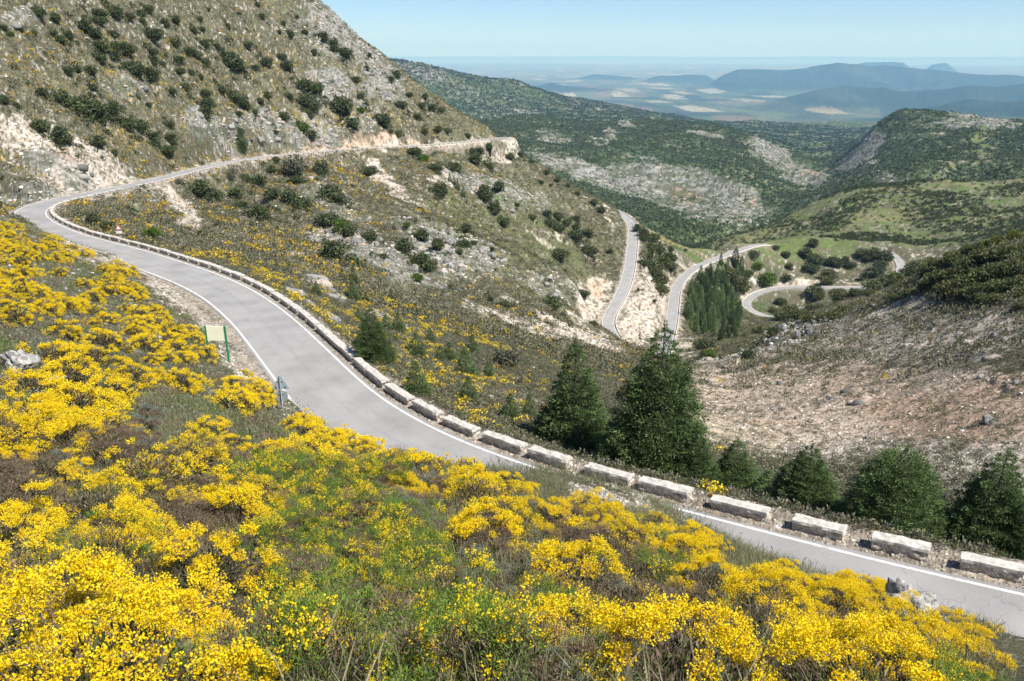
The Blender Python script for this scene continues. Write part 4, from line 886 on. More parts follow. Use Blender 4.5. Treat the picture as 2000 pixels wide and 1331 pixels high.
# holm oaks: (column, row, width) read off the photograph in three enlargements
def P1(l): return [(x / 2.857, y / 2.857, w / 2.857) for x, y, w in l]
O1 = P1([(20, 150, 40), (120, 165, 35), (215, 70, 70), (310, 100, 60), (190, 185, 40), (300, 185, 45), (345, 220, 60), (390, 200, 60), (480, 140, 80), (550, 75, 70), (545, 110, 60), (655, 70, 80), (720, 90, 60), (790, 80, 60), (830, 50, 60), (800, 120, 50), (530, 190, 70), (560, 260, 90), (555, 320, 70), (660, 260, 80), (700, 270, 80), (640, 310, 70), (640, 190, 50), (845, 190, 90), (850, 290, 60), (930, 130, 60), (985, 110, 60), (980, 240, 70), (1055, 285, 60), (1100, 310, 60), (1150, 345, 60), (1085, 170, 50), (1130, 165, 35), (1165, 55, 25), (1110, 105, 40), (1145, 245, 60), (1215, 265, 50), (1245, 285, 40), (1275, 145, 45), (1330, 75, 25), (1290, 340, 120), (1330, 360, 90), (1385, 250, 55), (1440, 30, 35), (1465, 95, 40), (1580, 130, 35), (1620, 190, 45), (1660, 95, 25), (1700, 175, 35), (1560, 180, 30), (1490, 345, 70), (1420, 375, 45), (1600, 370, 65), (1570, 310, 45), (1755, 290, 35), (1800, 205, 60), (1860, 240, 50), (1920, 290, 60), (1990, 440, 40), (755, 380, 100), (825, 400, 90), (840, 430, 60), (860, 340, 60), (905, 355, 40), (1000, 330, 50), (1000, 390, 50), (1065, 400, 40), (1120, 435, 40), (380, 390, 60), (430, 390, 50), (505, 395, 65), (235, 515, 60), (20, 550, 60), (350, 550, 100), (420, 590, 120), (520, 610, 120), (600, 620, 110), (560, 650, 90), (640, 590, 60), (520, 490, 50), (830, 585, 40), (960, 510, 50), (1040, 490, 60), (1140, 520, 60), (1160, 580, 80), (1150, 630, 80), (1240, 500, 60), (1300, 540, 80), (1350, 565, 80), (1380, 595, 60), (1450, 565, 40), (1420, 620, 40), (1490, 525, 60), (1330, 630, 40), (1620, 540, 50), (1700, 470, 90), (1750, 490, 80), (1780, 500, 50), (1720, 555, 90), (1750, 590, 80), (1725, 640, 50), (1585, 640, 55), (1910, 590, 100), (1890, 560, 50), (1740, 750, 60), (1670, 690, 40), (1970, 690, 50), (1540, 740, 30), (1345, 740, 50), (1350, 800, 60), (225, 705, 90), (330, 745, 100), (370, 775, 80), (720, 690, 90), (780, 700, 90), (860, 770, 90), (960, 780, 80), (930, 830, 70), (940, 690, 50), (555, 795, 90), (100, 590, 40), (640, 850, 40), (1540, 890, 40), (1520, 945, 60), (1655, 1000, 70), (1370, 990, 50), (1455, 1010, 90), (1790, 935, 90), (1120, 1050, 120), (1180, 1080, 90), (1320, 1080, 80), (1520, 1080, 80), (1610, 1100, 100), (1680, 1130, 90), (1450, 1180, 100), (1480, 1195, 80), (1350, 1140, 60), (1850, 1075, 110), (1900, 1110, 90), (1840, 1220, 100), (1950, 1280, 80), (520, 1220, 80), (600, 1255, 60)])
O1b = P1([(60, 190, 35), (1700, 710, 60), (1900, 1250, 70), (850, 1300, 80)])
O1g = P1([(1640, 930, 120), (1300, 960, 40), (1290, 985, 50), (1000, 1010, 40)])
def P2(l): return [(600 + x / 2.857, y / 2.857, w / 2.857) for x, y, w in l]
O2 = P2([(90, 205, 60), (150, 270, 50), (210, 290, 60), (40, 300, 30), (275, 445, 40), (350, 305, 25), (335, 380, 35), (500, 415, 60), (465, 445, 50), (300, 535, 50), (330, 580, 30), (420, 660, 80), (440, 690, 60), (270, 700, 50), (520, 580, 50), (570, 530, 40), (660, 540, 40), (640, 585, 40), (700, 600, 50), (745, 610, 40), (620, 650, 50), (660, 730, 40), (510, 745, 45), (735, 720, 40), (775, 730, 40), (895, 755, 30), (600, 845, 70), (190, 600, 110), (350, 945, 60), (720, 930, 70), (825, 935, 75), (960, 840, 55), (940, 890, 80), (1010, 815, 50), (920, 840, 50), (1025, 930, 50), (1135, 875, 50), (1190, 865, 40), (740, 1055, 90), (980, 1060, 80), (985, 1100, 80), (1040, 1155, 80), (1065, 1040, 70), (1300, 1015, 30), (1360, 1035, 25), (1400, 1005, 35), (1455, 1035, 30), (1600, 1130, 45), (1640, 1170, 45), (1510, 1080, 30), (1100, 1230, 55), (880, 1275, 75), (1170, 1145, 30), (1340, 1195, 60), (1395, 1205, 60), (1345, 1240, 50), (1450, 1240, 50), (1505, 1220, 50), (1505, 1265, 45), (1400, 1270, 60), (1495, 1310, 80), (1575, 1300, 60), (1255, 1210, 35), (630, 1165, 30), (1250, 900, 30), (1340, 960, 30)])
O2b = P2([(650, 880, 50), (300, 615, 40), (560, 1255, 40)])
def P5(l): return [(600 + x / 2.857, 400 + y / 2.857, w / 2.857) for x, y, w in l]
O5 = P5([(145, 250, 140), (355, 175, 70), (540, 230, 110), (640, 300, 110), (690, 330, 70), (640, 170, 90), (725, 215, 80), (875, 215, 60), (425, 285, 40), (850, 260, 40), (1030, 250, 40), (930, 210, 30), (1400, 270, 80), (1565, 250, 80), (1535, 490, 55), (1370, 545, 100), (1025, 525, 40), (1095, 560, 60), (1600, 660, 40), (1690, 255, 30)])
O5b = P5([(615, 405, 60), (170, 130, 40)])
O5g = P5([(1110, 850, 130)])
def P6(l): return [(1300 + x / 2.857, 400 + y / 2.857, w / 2.857) for x, y, w in l]
O6 = P6([(490, 265, 70), (615, 235, 45), (670, 270, 60), (690, 340, 60), (670, 400, 70), (780, 260, 90), (830, 290, 90), (800, 340, 90), (820, 210, 60), (940, 305, 90), (1030, 330, 60), (1000, 300, 60), (1110, 390, 80), (1180, 370, 80), (1200, 330, 60), (1250, 300, 40), (300, 380, 60), (640, 530, 70), (215, 775, 85), (465, 820, 90), (210, 830, 50), (600, 700, 90), (20, 300, 60)])
O6o = P6([(910, 380, 90), (905, 410, 80), (1100, 260, 80), (1130, 290, 60), (1190, 270, 90), (360, 390, 90), (430, 450, 100), (390, 420, 90), (460, 380, 60), (830, 470, 100), (850, 500, 80), (960, 490, 110), (960, 535, 110), (600, 580, 60), (660, 600, 100), (750, 600, 110), (830, 570, 90), (700, 570, 80), (790, 630, 80), (930, 610, 90), (1060, 550, 80), (1050, 490, 70), (540, 690, 80), (870, 610, 70), (1000, 580, 70), (1130, 530, 60)])
O6b = P6([(510, 335, 65), (565, 405, 110), (250, 840, 45), (250, 820, 40)])
O6r = P6([(1150, 450, 90), (1230, 430, 80), (1420, 350, 100), (1480, 340, 90), (1560, 325, 100), (1620, 310, 90), (1380, 350, 80), (1450, 375, 90), (1350, 370, 60), (1500, 420, 110), (1560, 400, 110), (1620, 380, 110), (1690, 340, 110), (1760, 300, 110), (1830, 280, 110), (1900, 270, 110), (1960, 250, 110), (1600, 450, 110), (1680, 430, 120), (1750, 400, 120), (1820, 380, 120), (1890, 370, 120), (1960, 350, 120), (1720, 480, 110), (1800, 470, 120), (1880, 450, 120), (1950, 440, 110), (1660, 500, 80), (1780, 520, 80), (1860, 520, 70), (1985, 500, 80), (1530, 480, 70), (1440, 460, 70), (1340, 490, 60), (1280, 510, 50), (1650, 350, 80), (1990, 300, 100), (1720, 250, 90), (1990, 560, 50)])
O6y = P6([(1270, 415, 100), (1850, 205, 90), (1940, 180, 90), (1600, 290, 80), (1680, 255, 80), (1470, 320, 70), (1780, 225, 70)])
def P4(l): return [(1100 + x / 4.16, 380 + y / 4.16, w / 4.16) for x, y, w in l]
O4 = P4([(600, 250, 80), (650, 310, 90), (700, 340, 100), (740, 350, 80), (870, 440, 60), (850, 500, 90), (870, 590, 100), (700, 560, 120), (740, 640, 120), (900, 520, 50), (990, 450, 30), (610, 775, 30), (740, 860, 35), (650, 350, 80), (690, 500, 90), (830, 560, 90), (650, 550, 70)])
O4o = P4([(700, 430, 100), (780, 440, 90), (800, 540, 110), (780, 700, 110), (790, 760, 100), (760, 590, 90), (720, 620, 80)])
def zone_h(x, y):
    Zs = [(0, 130, 0, 110, 'at the top left corner'), (130, 260, 0, 90, 'on the crowded top slope'), (130, 300, 90, 160, 'below the crowded top slope'), (260, 420, 0, 110, 'at the top edge of the hillside'), (300, 500, 90, 170, 'beside the biggest oak of the upper hillside'),
          (420, 620, 0, 110, 'on the shoulder under the skyline'), (500, 720, 100, 190, 'by the grey crags of the upper hillside'), (620, 800, 0, 130, 'along the skyline rocks'), (0, 130, 110, 300, 'above the pale cutting at the left edge'), (130, 240, 160, 300, 'in the long thicket of the left hillside'),
          (240, 360, 160, 310, 'above the pale bank of the upper road'), (360, 480, 160, 240, 'in the middle of the upper hillside'), (480, 600, 160, 320, 'above the middle of the upper road'), (600, 720, 190, 300, 'above the pinkish road cutting'), (720, 860, 130, 280, 'on the slope above the road corner'), (860, 990, 160, 275, 'just above the road corner on the ridge'),
          (160, 300, 395, 480, 'beside the lower arm of the near hairpin'), (330, 450, 300, 440, 'under the left part of the upper road'), (450, 560, 290, 430, 'under the middle of the upper road'), (560, 700, 290, 440, 'below the grey thorn shrub'), (700, 860, 285, 400, 'around the white scree streaks'), (860, 1010, 270, 420, 'below the road corner on the ridge'), (1000, 1200, 300, 400, 'on the descending spur'),
          (600, 720, 400, 560, 'by the tall dark oak of the mid slope'), (720, 860, 400, 560, 'on the crags of the mid slope'), (860, 1050, 400, 560, 'on the bare slope right of the crags'), (1050, 1210, 390, 520, 'in the cluster left of the far straight'), (860, 1210, 520, 700, 'above the pale bank of the far straight'),
          (1210, 1300, 400, 520, 'beside the far straight'), (1260, 1345, 440, 600, 'in the wood between the two far roads'), (1340, 1460, 500, 560, 'at the top of the fir plantation'), (1440, 1600, 455, 560, 'on the left of the green knoll'), (1560, 1680, 455, 560, 'on the middle of the green knoll'), (1680, 1790, 470, 570, 'by the small far bend'),
          (1440, 1560, 555, 660, 'inside the lowest road loop'), (1560, 1690, 555, 660, 'right of the lowest road loop'), (1330, 1560, 640, 720, 'above the creek'), (1740, 1850, 480, 600, 'at the left end of the dark wood'), (1850, 1930, 440, 620, 'in the middle of the dark wood'), (1930, 2010, 420, 620, 'at the right edge of the dark wood')]
    for x0, x1, y0, y1, s in Zs:
        if x0 <= x < x1 and y0 <= y < y1: return s
    return 'on the far hillside'
for lst, key, look, cat, grp in ((O1 + O2 + O5 + O6 + O4, 'O', 'dark holm oak', 'holm oak', 'holm oaks scattered on the slopes'), (O6o + O6r + O4o, 'Oo', 'olive-green holm oak', 'holm oak', 'holm oaks scattered on the slopes'), (O1b + O2b + O5b + O6b, 'Ob', 'bright green shrub', 'shrub', 'bright green shrubs'), (O6y, 'Oy', 'yellow-green shrub', 'shrub', 'bright green shrubs'), (O1g + O5g, 'Og', 'grey leafless thorn shrub', 'thorn shrub', 'grey thorn shrubs')):
    for x_, y_, w_ in lst:
        by = y_ + w_ * .38
        if any(abs(gfield(rd, *hit(x_, by, 100)[:2])) < HW + .4 for _ in (0,)): by += 5
        big = 'big ' if w_ > 32 else 'small ' if w_ < 16 else ''
        rm = 480 if (x_ > 1420 and y_ < 600 and not (lst is O6y or (lst is O6o + O6r and False))) else 45
        if x_ > 1700 and y_ > 495 or x_ > 1740: rm = 100
        place_px(key, x_, by, w=w_ * (.82 if 1440 < x_ < 1700 and y_ > 480 else 1.04), look=big + look, cat=cat, group=grp, place=zone_h(x_, y_), rmin=rm, unit_w=1.45)

# firs beside the near road and on the slope
def px_fir(key, bx, by, ty, w, look, place, rmin=28, hp=8.0, wp=4.4):
    return place_px(key, bx, by, w=w, h=by - ty, look=look, cat='fir tree', group='firs along the near road' if rmin < 40 and by > 700 else 'young firs on the slope', place=place, rmin=rmin, unit_w=wp, unit_h=hp, sink=.2)
px_fir('F', 1122, 874, 666, 162, 'tall pointed dark fir', 'behind the near blocks, left one of the two tallest')
px_fir('F', 1278, 908, 638, 182, 'tallest dark fir with a thin spire', 'behind the near blocks')
px_fir('F', 1352, 941, 832, 110, 'lower bushy fir', 'at the right foot of the tallest fir')
px_fir('F', 1432, 955, 856, 102, 'medium fir with a rounded tip', 'between the tallest fir and the third last block')
px_fir('Fs', 1497, 968, 918, 76, 'low pale green fir', 'behind the fourth block from the right', hp=4, wp=2.6)
px_fir('F', 1568, 990, 862, 122, 'medium fir with an orange-tinged side', 'behind the gap before the third block')
px_fir('Fb', 1735, 1036, 864, 192, 'broad blunt-topped fir', 'behind the second and third blocks from the right', hp=6.0, wp=5.9)
px_fir('F', 1917, 1070, 866, 148, 'pointed fir', 'behind the last block at the right edge')
px_fir('F', 1985, 1085, 960, 70, 'fir cut by the right edge', 'behind the last block')
px_fir('F', 731, 706, 602, 76, 'slender dark fir', 'just behind the blocks in the middle of the bend')
px_fir('Fs', 1308, 712, 668, 30, 'small dark fir', 'where the two far roads come together', rmin=100)
F5 = [(260, 440, 95), (195, 425, 65), (255, 530, 105), (470, 530, 60), (50, 500, 70), (600, 608, 60), (290, 650, 70), (440, 695, 80), (510, 705, 105), (610, 835, 120), (690, 765, 75), (835, 735, 50), (920, 825, 105), (890, 955, 165), (1010, 960, 90), (745, 875, 90), (790, 870, 105), (615, 1055, 180), (895, 1095, 140), (1135, 1195, 140), (1240, 1190, 135), (1190, 1005, 45), (490, 755, 40), (330, 545, 55)]
for i, (x_, y_, h_) in enumerate(F5):
    X_, Y_, H_ = 600 + x_ / 2.857, 400 + y_ / 2.857, h_ / 2.857
    px_fir('Fs', X_, Y_, Y_ - H_, H_ * random.uniform(.62, .85), 'small young fir', 'on the slope below the bend, %s' % ('by the blocks' if Y_ > 730 else 'middle row' if Y_ > 620 else 'top row'), rmin=45 + 0 * i, hp=4, wp=2.4)
for x_, y_, h_ in ((774, 548, 50), (1345, 830, 110), (1085, 0, 0)):
    if h_: px_fir('Fs', x_ / 2.857, y_ / 2.857, (y_ - h_) / 2.857, h_ / 2.857 * .6, 'narrow dark fir', 'above the upper road', rmin=100, hp=4, wp=2.4)
for x_, y_, h_ in ((840, 1060, 60), (870, 1100, 60), (820, 1030, 50), (795, 1010, 45)):
    px_fir('Fs', 600 + x_ / 2.857, y_ / 2.857, (y_ - h_) / 2.857, h_ / 2.857 * .5, 'narrow fir', 'between the white scree streaks', rmin=100, hp=4, wp=2.4)
px_fir('Fd', 1434, 522, 485, 25, 'lone round-shouldered fir', 'standing above the plantation by the road', rmin=480)
# plantation
poly = [(1386, 530), (1408, 545), (1426, 572), (1438, 590), (1446, 600), (1450, 620), (1440, 630), (1438, 655), (1400, 664), (1375, 650), (1345, 640), (1338, 622), (1346, 575), (1360, 552)]
def inside(x, y, p):
    c = False
    for i in range(len(p)):
        (a, b_), (c_, d_) = p[i], p[i - 1]
        if (b_ > y) != (d_ > y) and x < (c_ - a) * (y - b_) / (d_ - b_) + a: c = not c
    return c
pts = []
tries = 0
while len(pts) < 105 and tries < 6000:
    tries += 1; a_, b_ = random.uniform(1330, 1465), random.uniform(505, 668)
    if inside(a_, b_, poly) and all((a_ - q[0]) ** 2 + ((b_ - q[1]) * 1.35) ** 2 > 10.4 ** 2 for q in pts): pts.append((a_, b_))
for a_, b_ in pts + [(1408, 512), (1447, 532), (1456, 545), (1438, 540), (1420, 528)]:
    place_px('Fd', a_, b_ + 4, h=random.uniform(20, 33), look='dark fir', cat='fir tree', group='firs of the plantation', place='in the %s of the far plantation' % ('top row' if b_ < 545 else 'upper part' if b_ < 575 else 'middle' if b_ < 605 else 'lower part' if b_ < 635 else 'bottom row'), rmin=300, unit_h=8.0, unit_w=4, sink=.2)

# ---- scrub, tussocks and stones of the hillsides (nobody could count these)
def near_road(x, y): return rdist(x, y) < HW + np.where(gfield(outer, x, y) > 0, 1.9, 1.0)
PAL_SC = [(.135, .145, .085), (.10, .112, .06), (.18, .17, .12), (.25, .215, .15), (.15, .155, .07), (.07, .082, .045), (.19, .19, .15)]
T_sc = [tmpl(12, .32, .16, .5, .5, PAL_SC, .5) for _ in range(8)]
T_sc2 = [tmpl(34, .2, .08, .5, .5, PAL_SC, .5) for _ in range(6)]
T_gy = [tmpl(16, .26, .2, .5, .5, YEL * np.array([.80, .72, 1.2]), .6) for _ in range(5)]
T_gm = [tmpl(60, .15, .10, .5, .55, YEL * .97, .65) for _ in range(4)]
for q in range(4):
    g_ = tmpl(34, .2, .07, .42, .42, np.vstack([GRN, BRN]), .4); V0, F0, c0 = T_gm[q]; T_gm[q] = (np.vstack([V0, g_[0]]), np.vstack([F0, g_[1] + len(V0)]), np.vstack([c0, g_[2]]))
fgmask = lambda px, py: py > np.interp(px, [-400, 60, 130, 260, 330, 400, 520, 600, 700, 800, 900, 1000, 1120, 1290, 1400, 1500, 1600, 1700, 1800, 1900, 2000, 2400], [405, 415, 460, 500, 545, 590, 742, 800, 832, 866, 885, 912, 938, 985, 1042, 1080, 1108, 1135, 1175, 1200, 1235, 1300])
def pool(n, r0, r1, power, t0=-.62, t1=.62):
    x, y = scatter(n, r0, r1, t0, t1, power); z = gz(x, y); px, py = proj(x, y, z); own = rdist(x, y)
    beyond = ~((fgmask(px, py)) & (np.hypot(x, y) < 120) & (gfield(outer, x, y) == 0)) if r0 < 120 else np.ones(n, bool)
    k = ~near_road(x, y) & (px > -60) & (px < 2060) & visible(x, y, .6) & beyond
    return x[k], y[k], z[k], px[k], py[k]
# slope right behind the blocks
x, y, z, px, py = pool(60000, 24, 125, .8)
rock_, soil_ = gfield(m_rock, x, y), gfield(m_soil, x, y); rr_ = np.hypot(x, y)
behind = (gfield(rd, x, y) > HW + 1.9)
k = behind & (rng.random(len(x)) > .75 * np.clip(np.maximum(rock_, soil_ * 1.2), 0, 1.2))
x, y, z, px, py, rr_ = x[k], y[k], z[k], px[k], py[k], rr_[k]
yl = np.clip(-.02 + .45 * pn(x / 9, y / 9, 33) + .4 * pn(x / 3, y / 3, 34) + .25 * (px < 1000) - .8 * (px > 1560) - .35 * ((px > 1330) & (py < 860)), 0, .75) * .26
isy = rng.random(len(x)) < yl
a_ = ~isy; stuff('hillside_scrub', T_sc2, x[a_], y[a_], z[a_] - .03, rng.uniform(.35, 1.0, a_.sum()), M_leaf, 'low grey and green scrub on the slope behind the stone blocks', 'scrub')
gx_, gy_, gz_, gp_, gq_ = x[isy], y[isy], z[isy], px[isy], py[isy]
stuff('gorse_scrub', T_gm, gx_, gy_, gz_ - .03, rng.uniform(.55, 1.15, len(gx_)), M_petal, 'small yellow gorse clumps on the slope behind the stone blocks', 'gorse')
# farther slopes
x, y, z, px, py = pool(270000, 110, 480, .9)
rock_, soil_, gras_ = gfield(m_rock, x, y), gfield(m_soil, x, y), gfield(m_grass, x, y)
k = rng.random(len(x)) > .7 * np.clip(np.maximum(rock_, soil_), 0, 1) + .25
x, y, z, px, py = x[k], y[k], z[k], px[k], py[k]; soil_ = soil_[k]
band = (np.exp(-((px - 620) / 500.) ** 2) * .25 - .05 + .25 * (px < 320) - .12 * (px > 700) - .75 * ((px > 1000) & (py < 600)) - .8 * (px > 1330) - .2 * (py < 60) + .1 * (py > 600))
yl = np.clip(band + .55 * pn(x / 22, y / 22, 43) + .35 * pn(x / 7, y / 7, 44), 0, .8) * np.where(np.hypot(x, y) < 260, .30, .46) + .012
isy = rng.random(len(x)) < yl; a_ = ~isy
stuff('hillside_scrub', T_sc, x[a_], y[a_], z[a_] - .05, rng.uniform(.5, 1.5, a_.sum()) * np.where(px[a_] > 1000, 1.15, 1), M_leaf, 'low grey-green scrub dotted over the far slopes', 'scrub')
stuff('gorse_scrub', T_gy, x[isy], y[isy], z[isy], rng.uniform(.55, 1.5, isy.sum()), M_petal, 'yellow gorse clumps dotted over the far slopes', 'gorse')
# dark shrublets that are too small to count, on the left hill and on the green hill
T_dk = [tmpl(40, .42, .26, .8, .9, [(.060, .082, .036), (.075, .098, .04), (.11, .125, .055)], .55) for _ in range(4)]
x, y, z, px, py = pool(5200, 150, 470, .95); k = rng.random(len(x)) < np.clip(.36 + .6 * pn(x / 30, y / 30, 60), 0, 1) * (1 - .8 * np.clip(gfield(m_soil, x, y), 0, 1))
stuff('dark_scrub', T_dk, x[k], y[k], z[k] - .2, rng.uniform(.6, 1.5, k.sum()), M_leaf, 'small dark evergreen shrubs dotted over the hillsides', 'scrub')
sx_, sy_, ss_ = [], [], []
for o, look, pxv, place in LOG:
    if 'holm oak' in look and math.hypot(o.location.x, o.location.y) < 480:
        for _ in range(random.choice((2, 3, 4, 5))):
            a_ = random.uniform(0, 6.28); d_ = o.scale[0] * random.uniform(.7, 1.5); sx_.append(o.location.x + cos(a_) * d_); sy_.append(o.location.y + sin(a_) * d_); ss_.append(o.scale[0] * random.uniform(.25, .62))
sx_, sy_, ss_ = map(np.array, (sx_, sy_, ss_)); k = rdist(sx_, sy_) > HW + 2.5
stuff('dark_scrub', T_dk, sx_[k], sy_[k], gz(sx_[k], sy_[k]) - .15, ss_[k], M_leaf, 'small dark bushes crowding round the holm oaks', 'scrub')
x, y, z, px, py = pool(26000, 640, 1010, .95, .2, .62); k = rng.random(len(x)) < np.clip(.30 + .7 * pn(x / 60, y / 60, 61), .03, 1) * (1 - .75 * np.clip(gfield(m_grass, x, y) * (px < 1600), 0, 1))
stuff('dark_scrub', T_dk, x[k], y[k], z[k] - .3, rng.uniform(1.1, 2.9, k.sum()), M_leaf, 'round dark shrubs dotted over the green hill', 'scrub')
T_wd = [tmpl(11, .9, .75, .8, .9, [(.066, .095, .040), (.082, .112, .047), (.10, .125, .056)], .6) for _ in range(4)]
x, y, z, px, py = pool(170000, 1000, 3000, 1.0); k = rng.random(len(x)) < np.clip(gfield(m_forest, x, y) * .9 - 1.1 * gfield(m_cliff, x, y), .05, 1)
stuff('woodland', T_wd, x[k], y[k], z[k] - .8, rng.uniform(1.8, 4.6, k.sum()), M_leaf, 'dark scrubby woodland covering the middle hills', 'woodland')
x, y, z, px, py = pool(60000, 3000, 5600, 1.0); k = rng.random(len(x)) < .8
T_wd = [(v_, f_, c_ * .72) for v_, f_, c_ in T_wd]  # tints darkened so the distant ridge reads as shaded
stuff('woodland', T_wd, x[k], y[k], z[k] - 1.5, rng.uniform(4, 7.5, k.sum()), M_leaf, 'dark woodland covering the distant ridges', 'woodland')

# ---- stones
M_stone, n, b = mat('limestone', .9, .15); tc, nz = noise_bump(n, b, 6, .8, .05, 8)
nz2 = node(n, 'ShaderNodeTexNoise'); nz2.inputs['Scale'].default_value = 2.3; nz2.inputs['Detail'].default_value = 8; nz2.inputs['Roughness'].default_value = .7; n.links.new(tc.outputs['Object'], nz2.inputs['Vector'])
r = ramp(n, nz2.outputs['Fac'], [(.34, (.07, .07, .065)), (.48, (.21, .205, .195)), (.66, (.38, .37, .35))]); n.links.new(r.outputs[0], b.inputs['Base Color'])
M_rub = leafmat('rubble', 0, .95)
def rock_mesh(seed, n=3, rough=.35):
    import bmesh
    bm = bmesh.new(); bmesh.ops.create_icosphere(bm, subdivisions=n, radius=1.0)
    V = np.array([v.co[:] for v in bm.verts]); F = np.array([[v.index for v in f.verts] for f in bm.faces]); bm.free()
    g = np.random.default_rng(seed); 
    for _ in range(9):                                   # chop flat facets
        d = unit(g.normal(size=3)); h = g.uniform(.5, .85); s = V @ d; m = s > h; V[m] -= np.outer(s[m] - h, d) * .9
    V *= (1 + rough * .5 * (pn(V[:, 0] * 1.7 + seed, V[:, 1] * 1.7 + V[:, 2] * 1.3, seed)[:, None] + .6 * pn(V[:, 0] * 4 + V[:, 2] * 3, V[:, 1] * 4 - V[:, 2] * 3, seed + 1)[:, None]))
    V *= g.uniform(.7, 1.2, 3); return V, F
RK = [rock_mesh(300 + i, 3) for i in range(5)]
M_pale, n, b = mat('pale_limestone', .9, .15); tc, nz = noise_bump(n, b, 5, .9, .06, 9)
nz2 = node(n, 'ShaderNodeTexNoise'); nz2.inputs['Scale'].default_value = 3.2; nz2.inputs['Detail'].default_value = 9; nz2.inputs['Roughness'].default_value = .75; n.links.new(tc.outputs['Object'], nz2.inputs['Vector'])
r = ramp(n, nz2.outputs['Fac'], [(.36, (.07, .07, .065)), (.48, (.30, .295, .28)), (.62, (.50, .49, .46))]); n.links.new(r.outputs[0], b.inputs['Base Color'])
RKp = [mesh_np('boulder', *rock_mesh(500 + i, 4, .75), [M_pale]) for i in range(3)]
for i, o in enumerate(RKp): RKp[i] = o.data; bpy.data.objects.remove(o)
RKm = []
for i, (V0, F0) in enumerate(RK):
    o = mesh_np('boulder', V0, F0, [M_stone], smooth=False); RKm.append(o.data); bpy.data.objects.remove(o)
def boulder(bx, by, w, look, place, rmin=12, flat=.75, sink=.25, name='boulder'):
    p = hit(bx, by, rmin); s = w * zc_of(p) / FPX / 2
    o = bpy.data.objects.new(name, random.choice(RKp if (rmin < 20 and ('pale' in look or 'white' in look or 'weathered' in look)) else RKm)); C.objects.link(o); o.location = (p[0], p[1], p[2] + s * (flat - sink) * .5); o.scale = (s, s * random.uniform(.8, 1.1), s * flat); o.rotation_euler = (0, 0, random.uniform(0, 6.28))
    o['category'] = 'boulder'; o['group'] = 'boulders'; LOG.append((o, look, bx, place)); return o
boulder(1768, 1212, 100, 'big pale pointed boulder', 'beside the near road lower right', flat=.95); boulder(1812, 1222, 70, 'pale low rock', 'at the right foot of the big pale boulder', flat=.6); boulder(1732, 1196, 46, 'grey rock', 'at the left foot of the big pale boulder'); boulder(1850, 1245, 60, 'white flat rock', 'half buried below the big pale boulder', flat=.4)
boulder(42, 722, 62, 'weathered grey rock', 'among gorse at the left edge', flat=.9); boulder(85, 752, 70, 'flat pale rock', 'right of the grey rock at the left edge', flat=.5); boulder(60, 705, 30, 'small grey rock', 'on top of the weathered rock')
boulder(445, 690, 20, 'pale stone', 'between the green posts', rmin=20); boulder(462, 684, 14, 'small stone', 'by the right green post', rmin=20); boulder(1400, 990, 20, 'dark-shaded stone', 'at the left end of the third block', rmin=25)
for a_, b_, w_, l_, p_ in ((1522, 748, 18, 'upright pale boulder', 'in the middle of the scree'), (1545, 712, 16, 'grey boulder', 'at the top edge of the scree'), (1930, 822, 34, 'rounded grey boulder', 'on the reddish scree at the right'), (1555, 815, 14, 'dark small boulder', 'left of the pale scree patch'), (1575, 792, 12, 'small boulder', 'above the pale scree patch'), (1618, 775, 14, 'small grey boulder', 'right of the pale scree patch'), (1582, 820, 13, 'dark boulder', 'below the pale scree patch'),
                       (1695, 852, 16, 'low boulder', 'at the lower edge of the scree'), (1690, 757, 12, 'grey stone', 'in the upper right scree'), (1710, 762, 12, 'pale stone', 'in the upper right scree'), (1915, 735, 16, 'grey boulder', 'right of the scree by a dark bush'), (1495, 665, 16, 'dark crag', 'on the crest above the creek'), (1560, 655, 22, 'grey crag', 'on the crest in the middle'), (1580, 648, 24, 'large grey crag', 'on the crest by the wood'), (1545, 668, 18, 'rough crag', 'below the crest'), (1500, 680, 16, 'split crag', 'above the scree'),
                       (1940, 655, 18, 'pale crag', 'on the right slope'), (1960, 665, 20, 'grey crag', 'on the right slope near the edge'), (1630, 640, 14, 'small crag', 'below the dark wood'), (1415, 715, 14, 'pale rock', 'beside the creek'), (1380, 700, 12, 'small rock', 'beside the creek'), (810, 525, 22, 'grey outcrop', 'at the foot of the mid slope crags'), (945, 492, 26, 'dark fissured outcrop', 'at the top of the mid slope crags'), (960, 500, 20, 'grey outcrop', 'right of the fissured outcrop'), (735, 477, 16, 'pale outcrop', 'by the tall dark oak'), (1060, 610, 12, 'dark stone', 'on the lower bare slope'), (510, 275, 22, 'dark crag', 'above the middle of the upper road'), (690, 500, 26, 'grey outcrop', 'on the mid slope'), (880, 470, 24, 'grey outcrop', 'above the fissured outcrop')):
    boulder(a_, b_ + 4, w_, l_, p_, rmin=40, flat=.8)
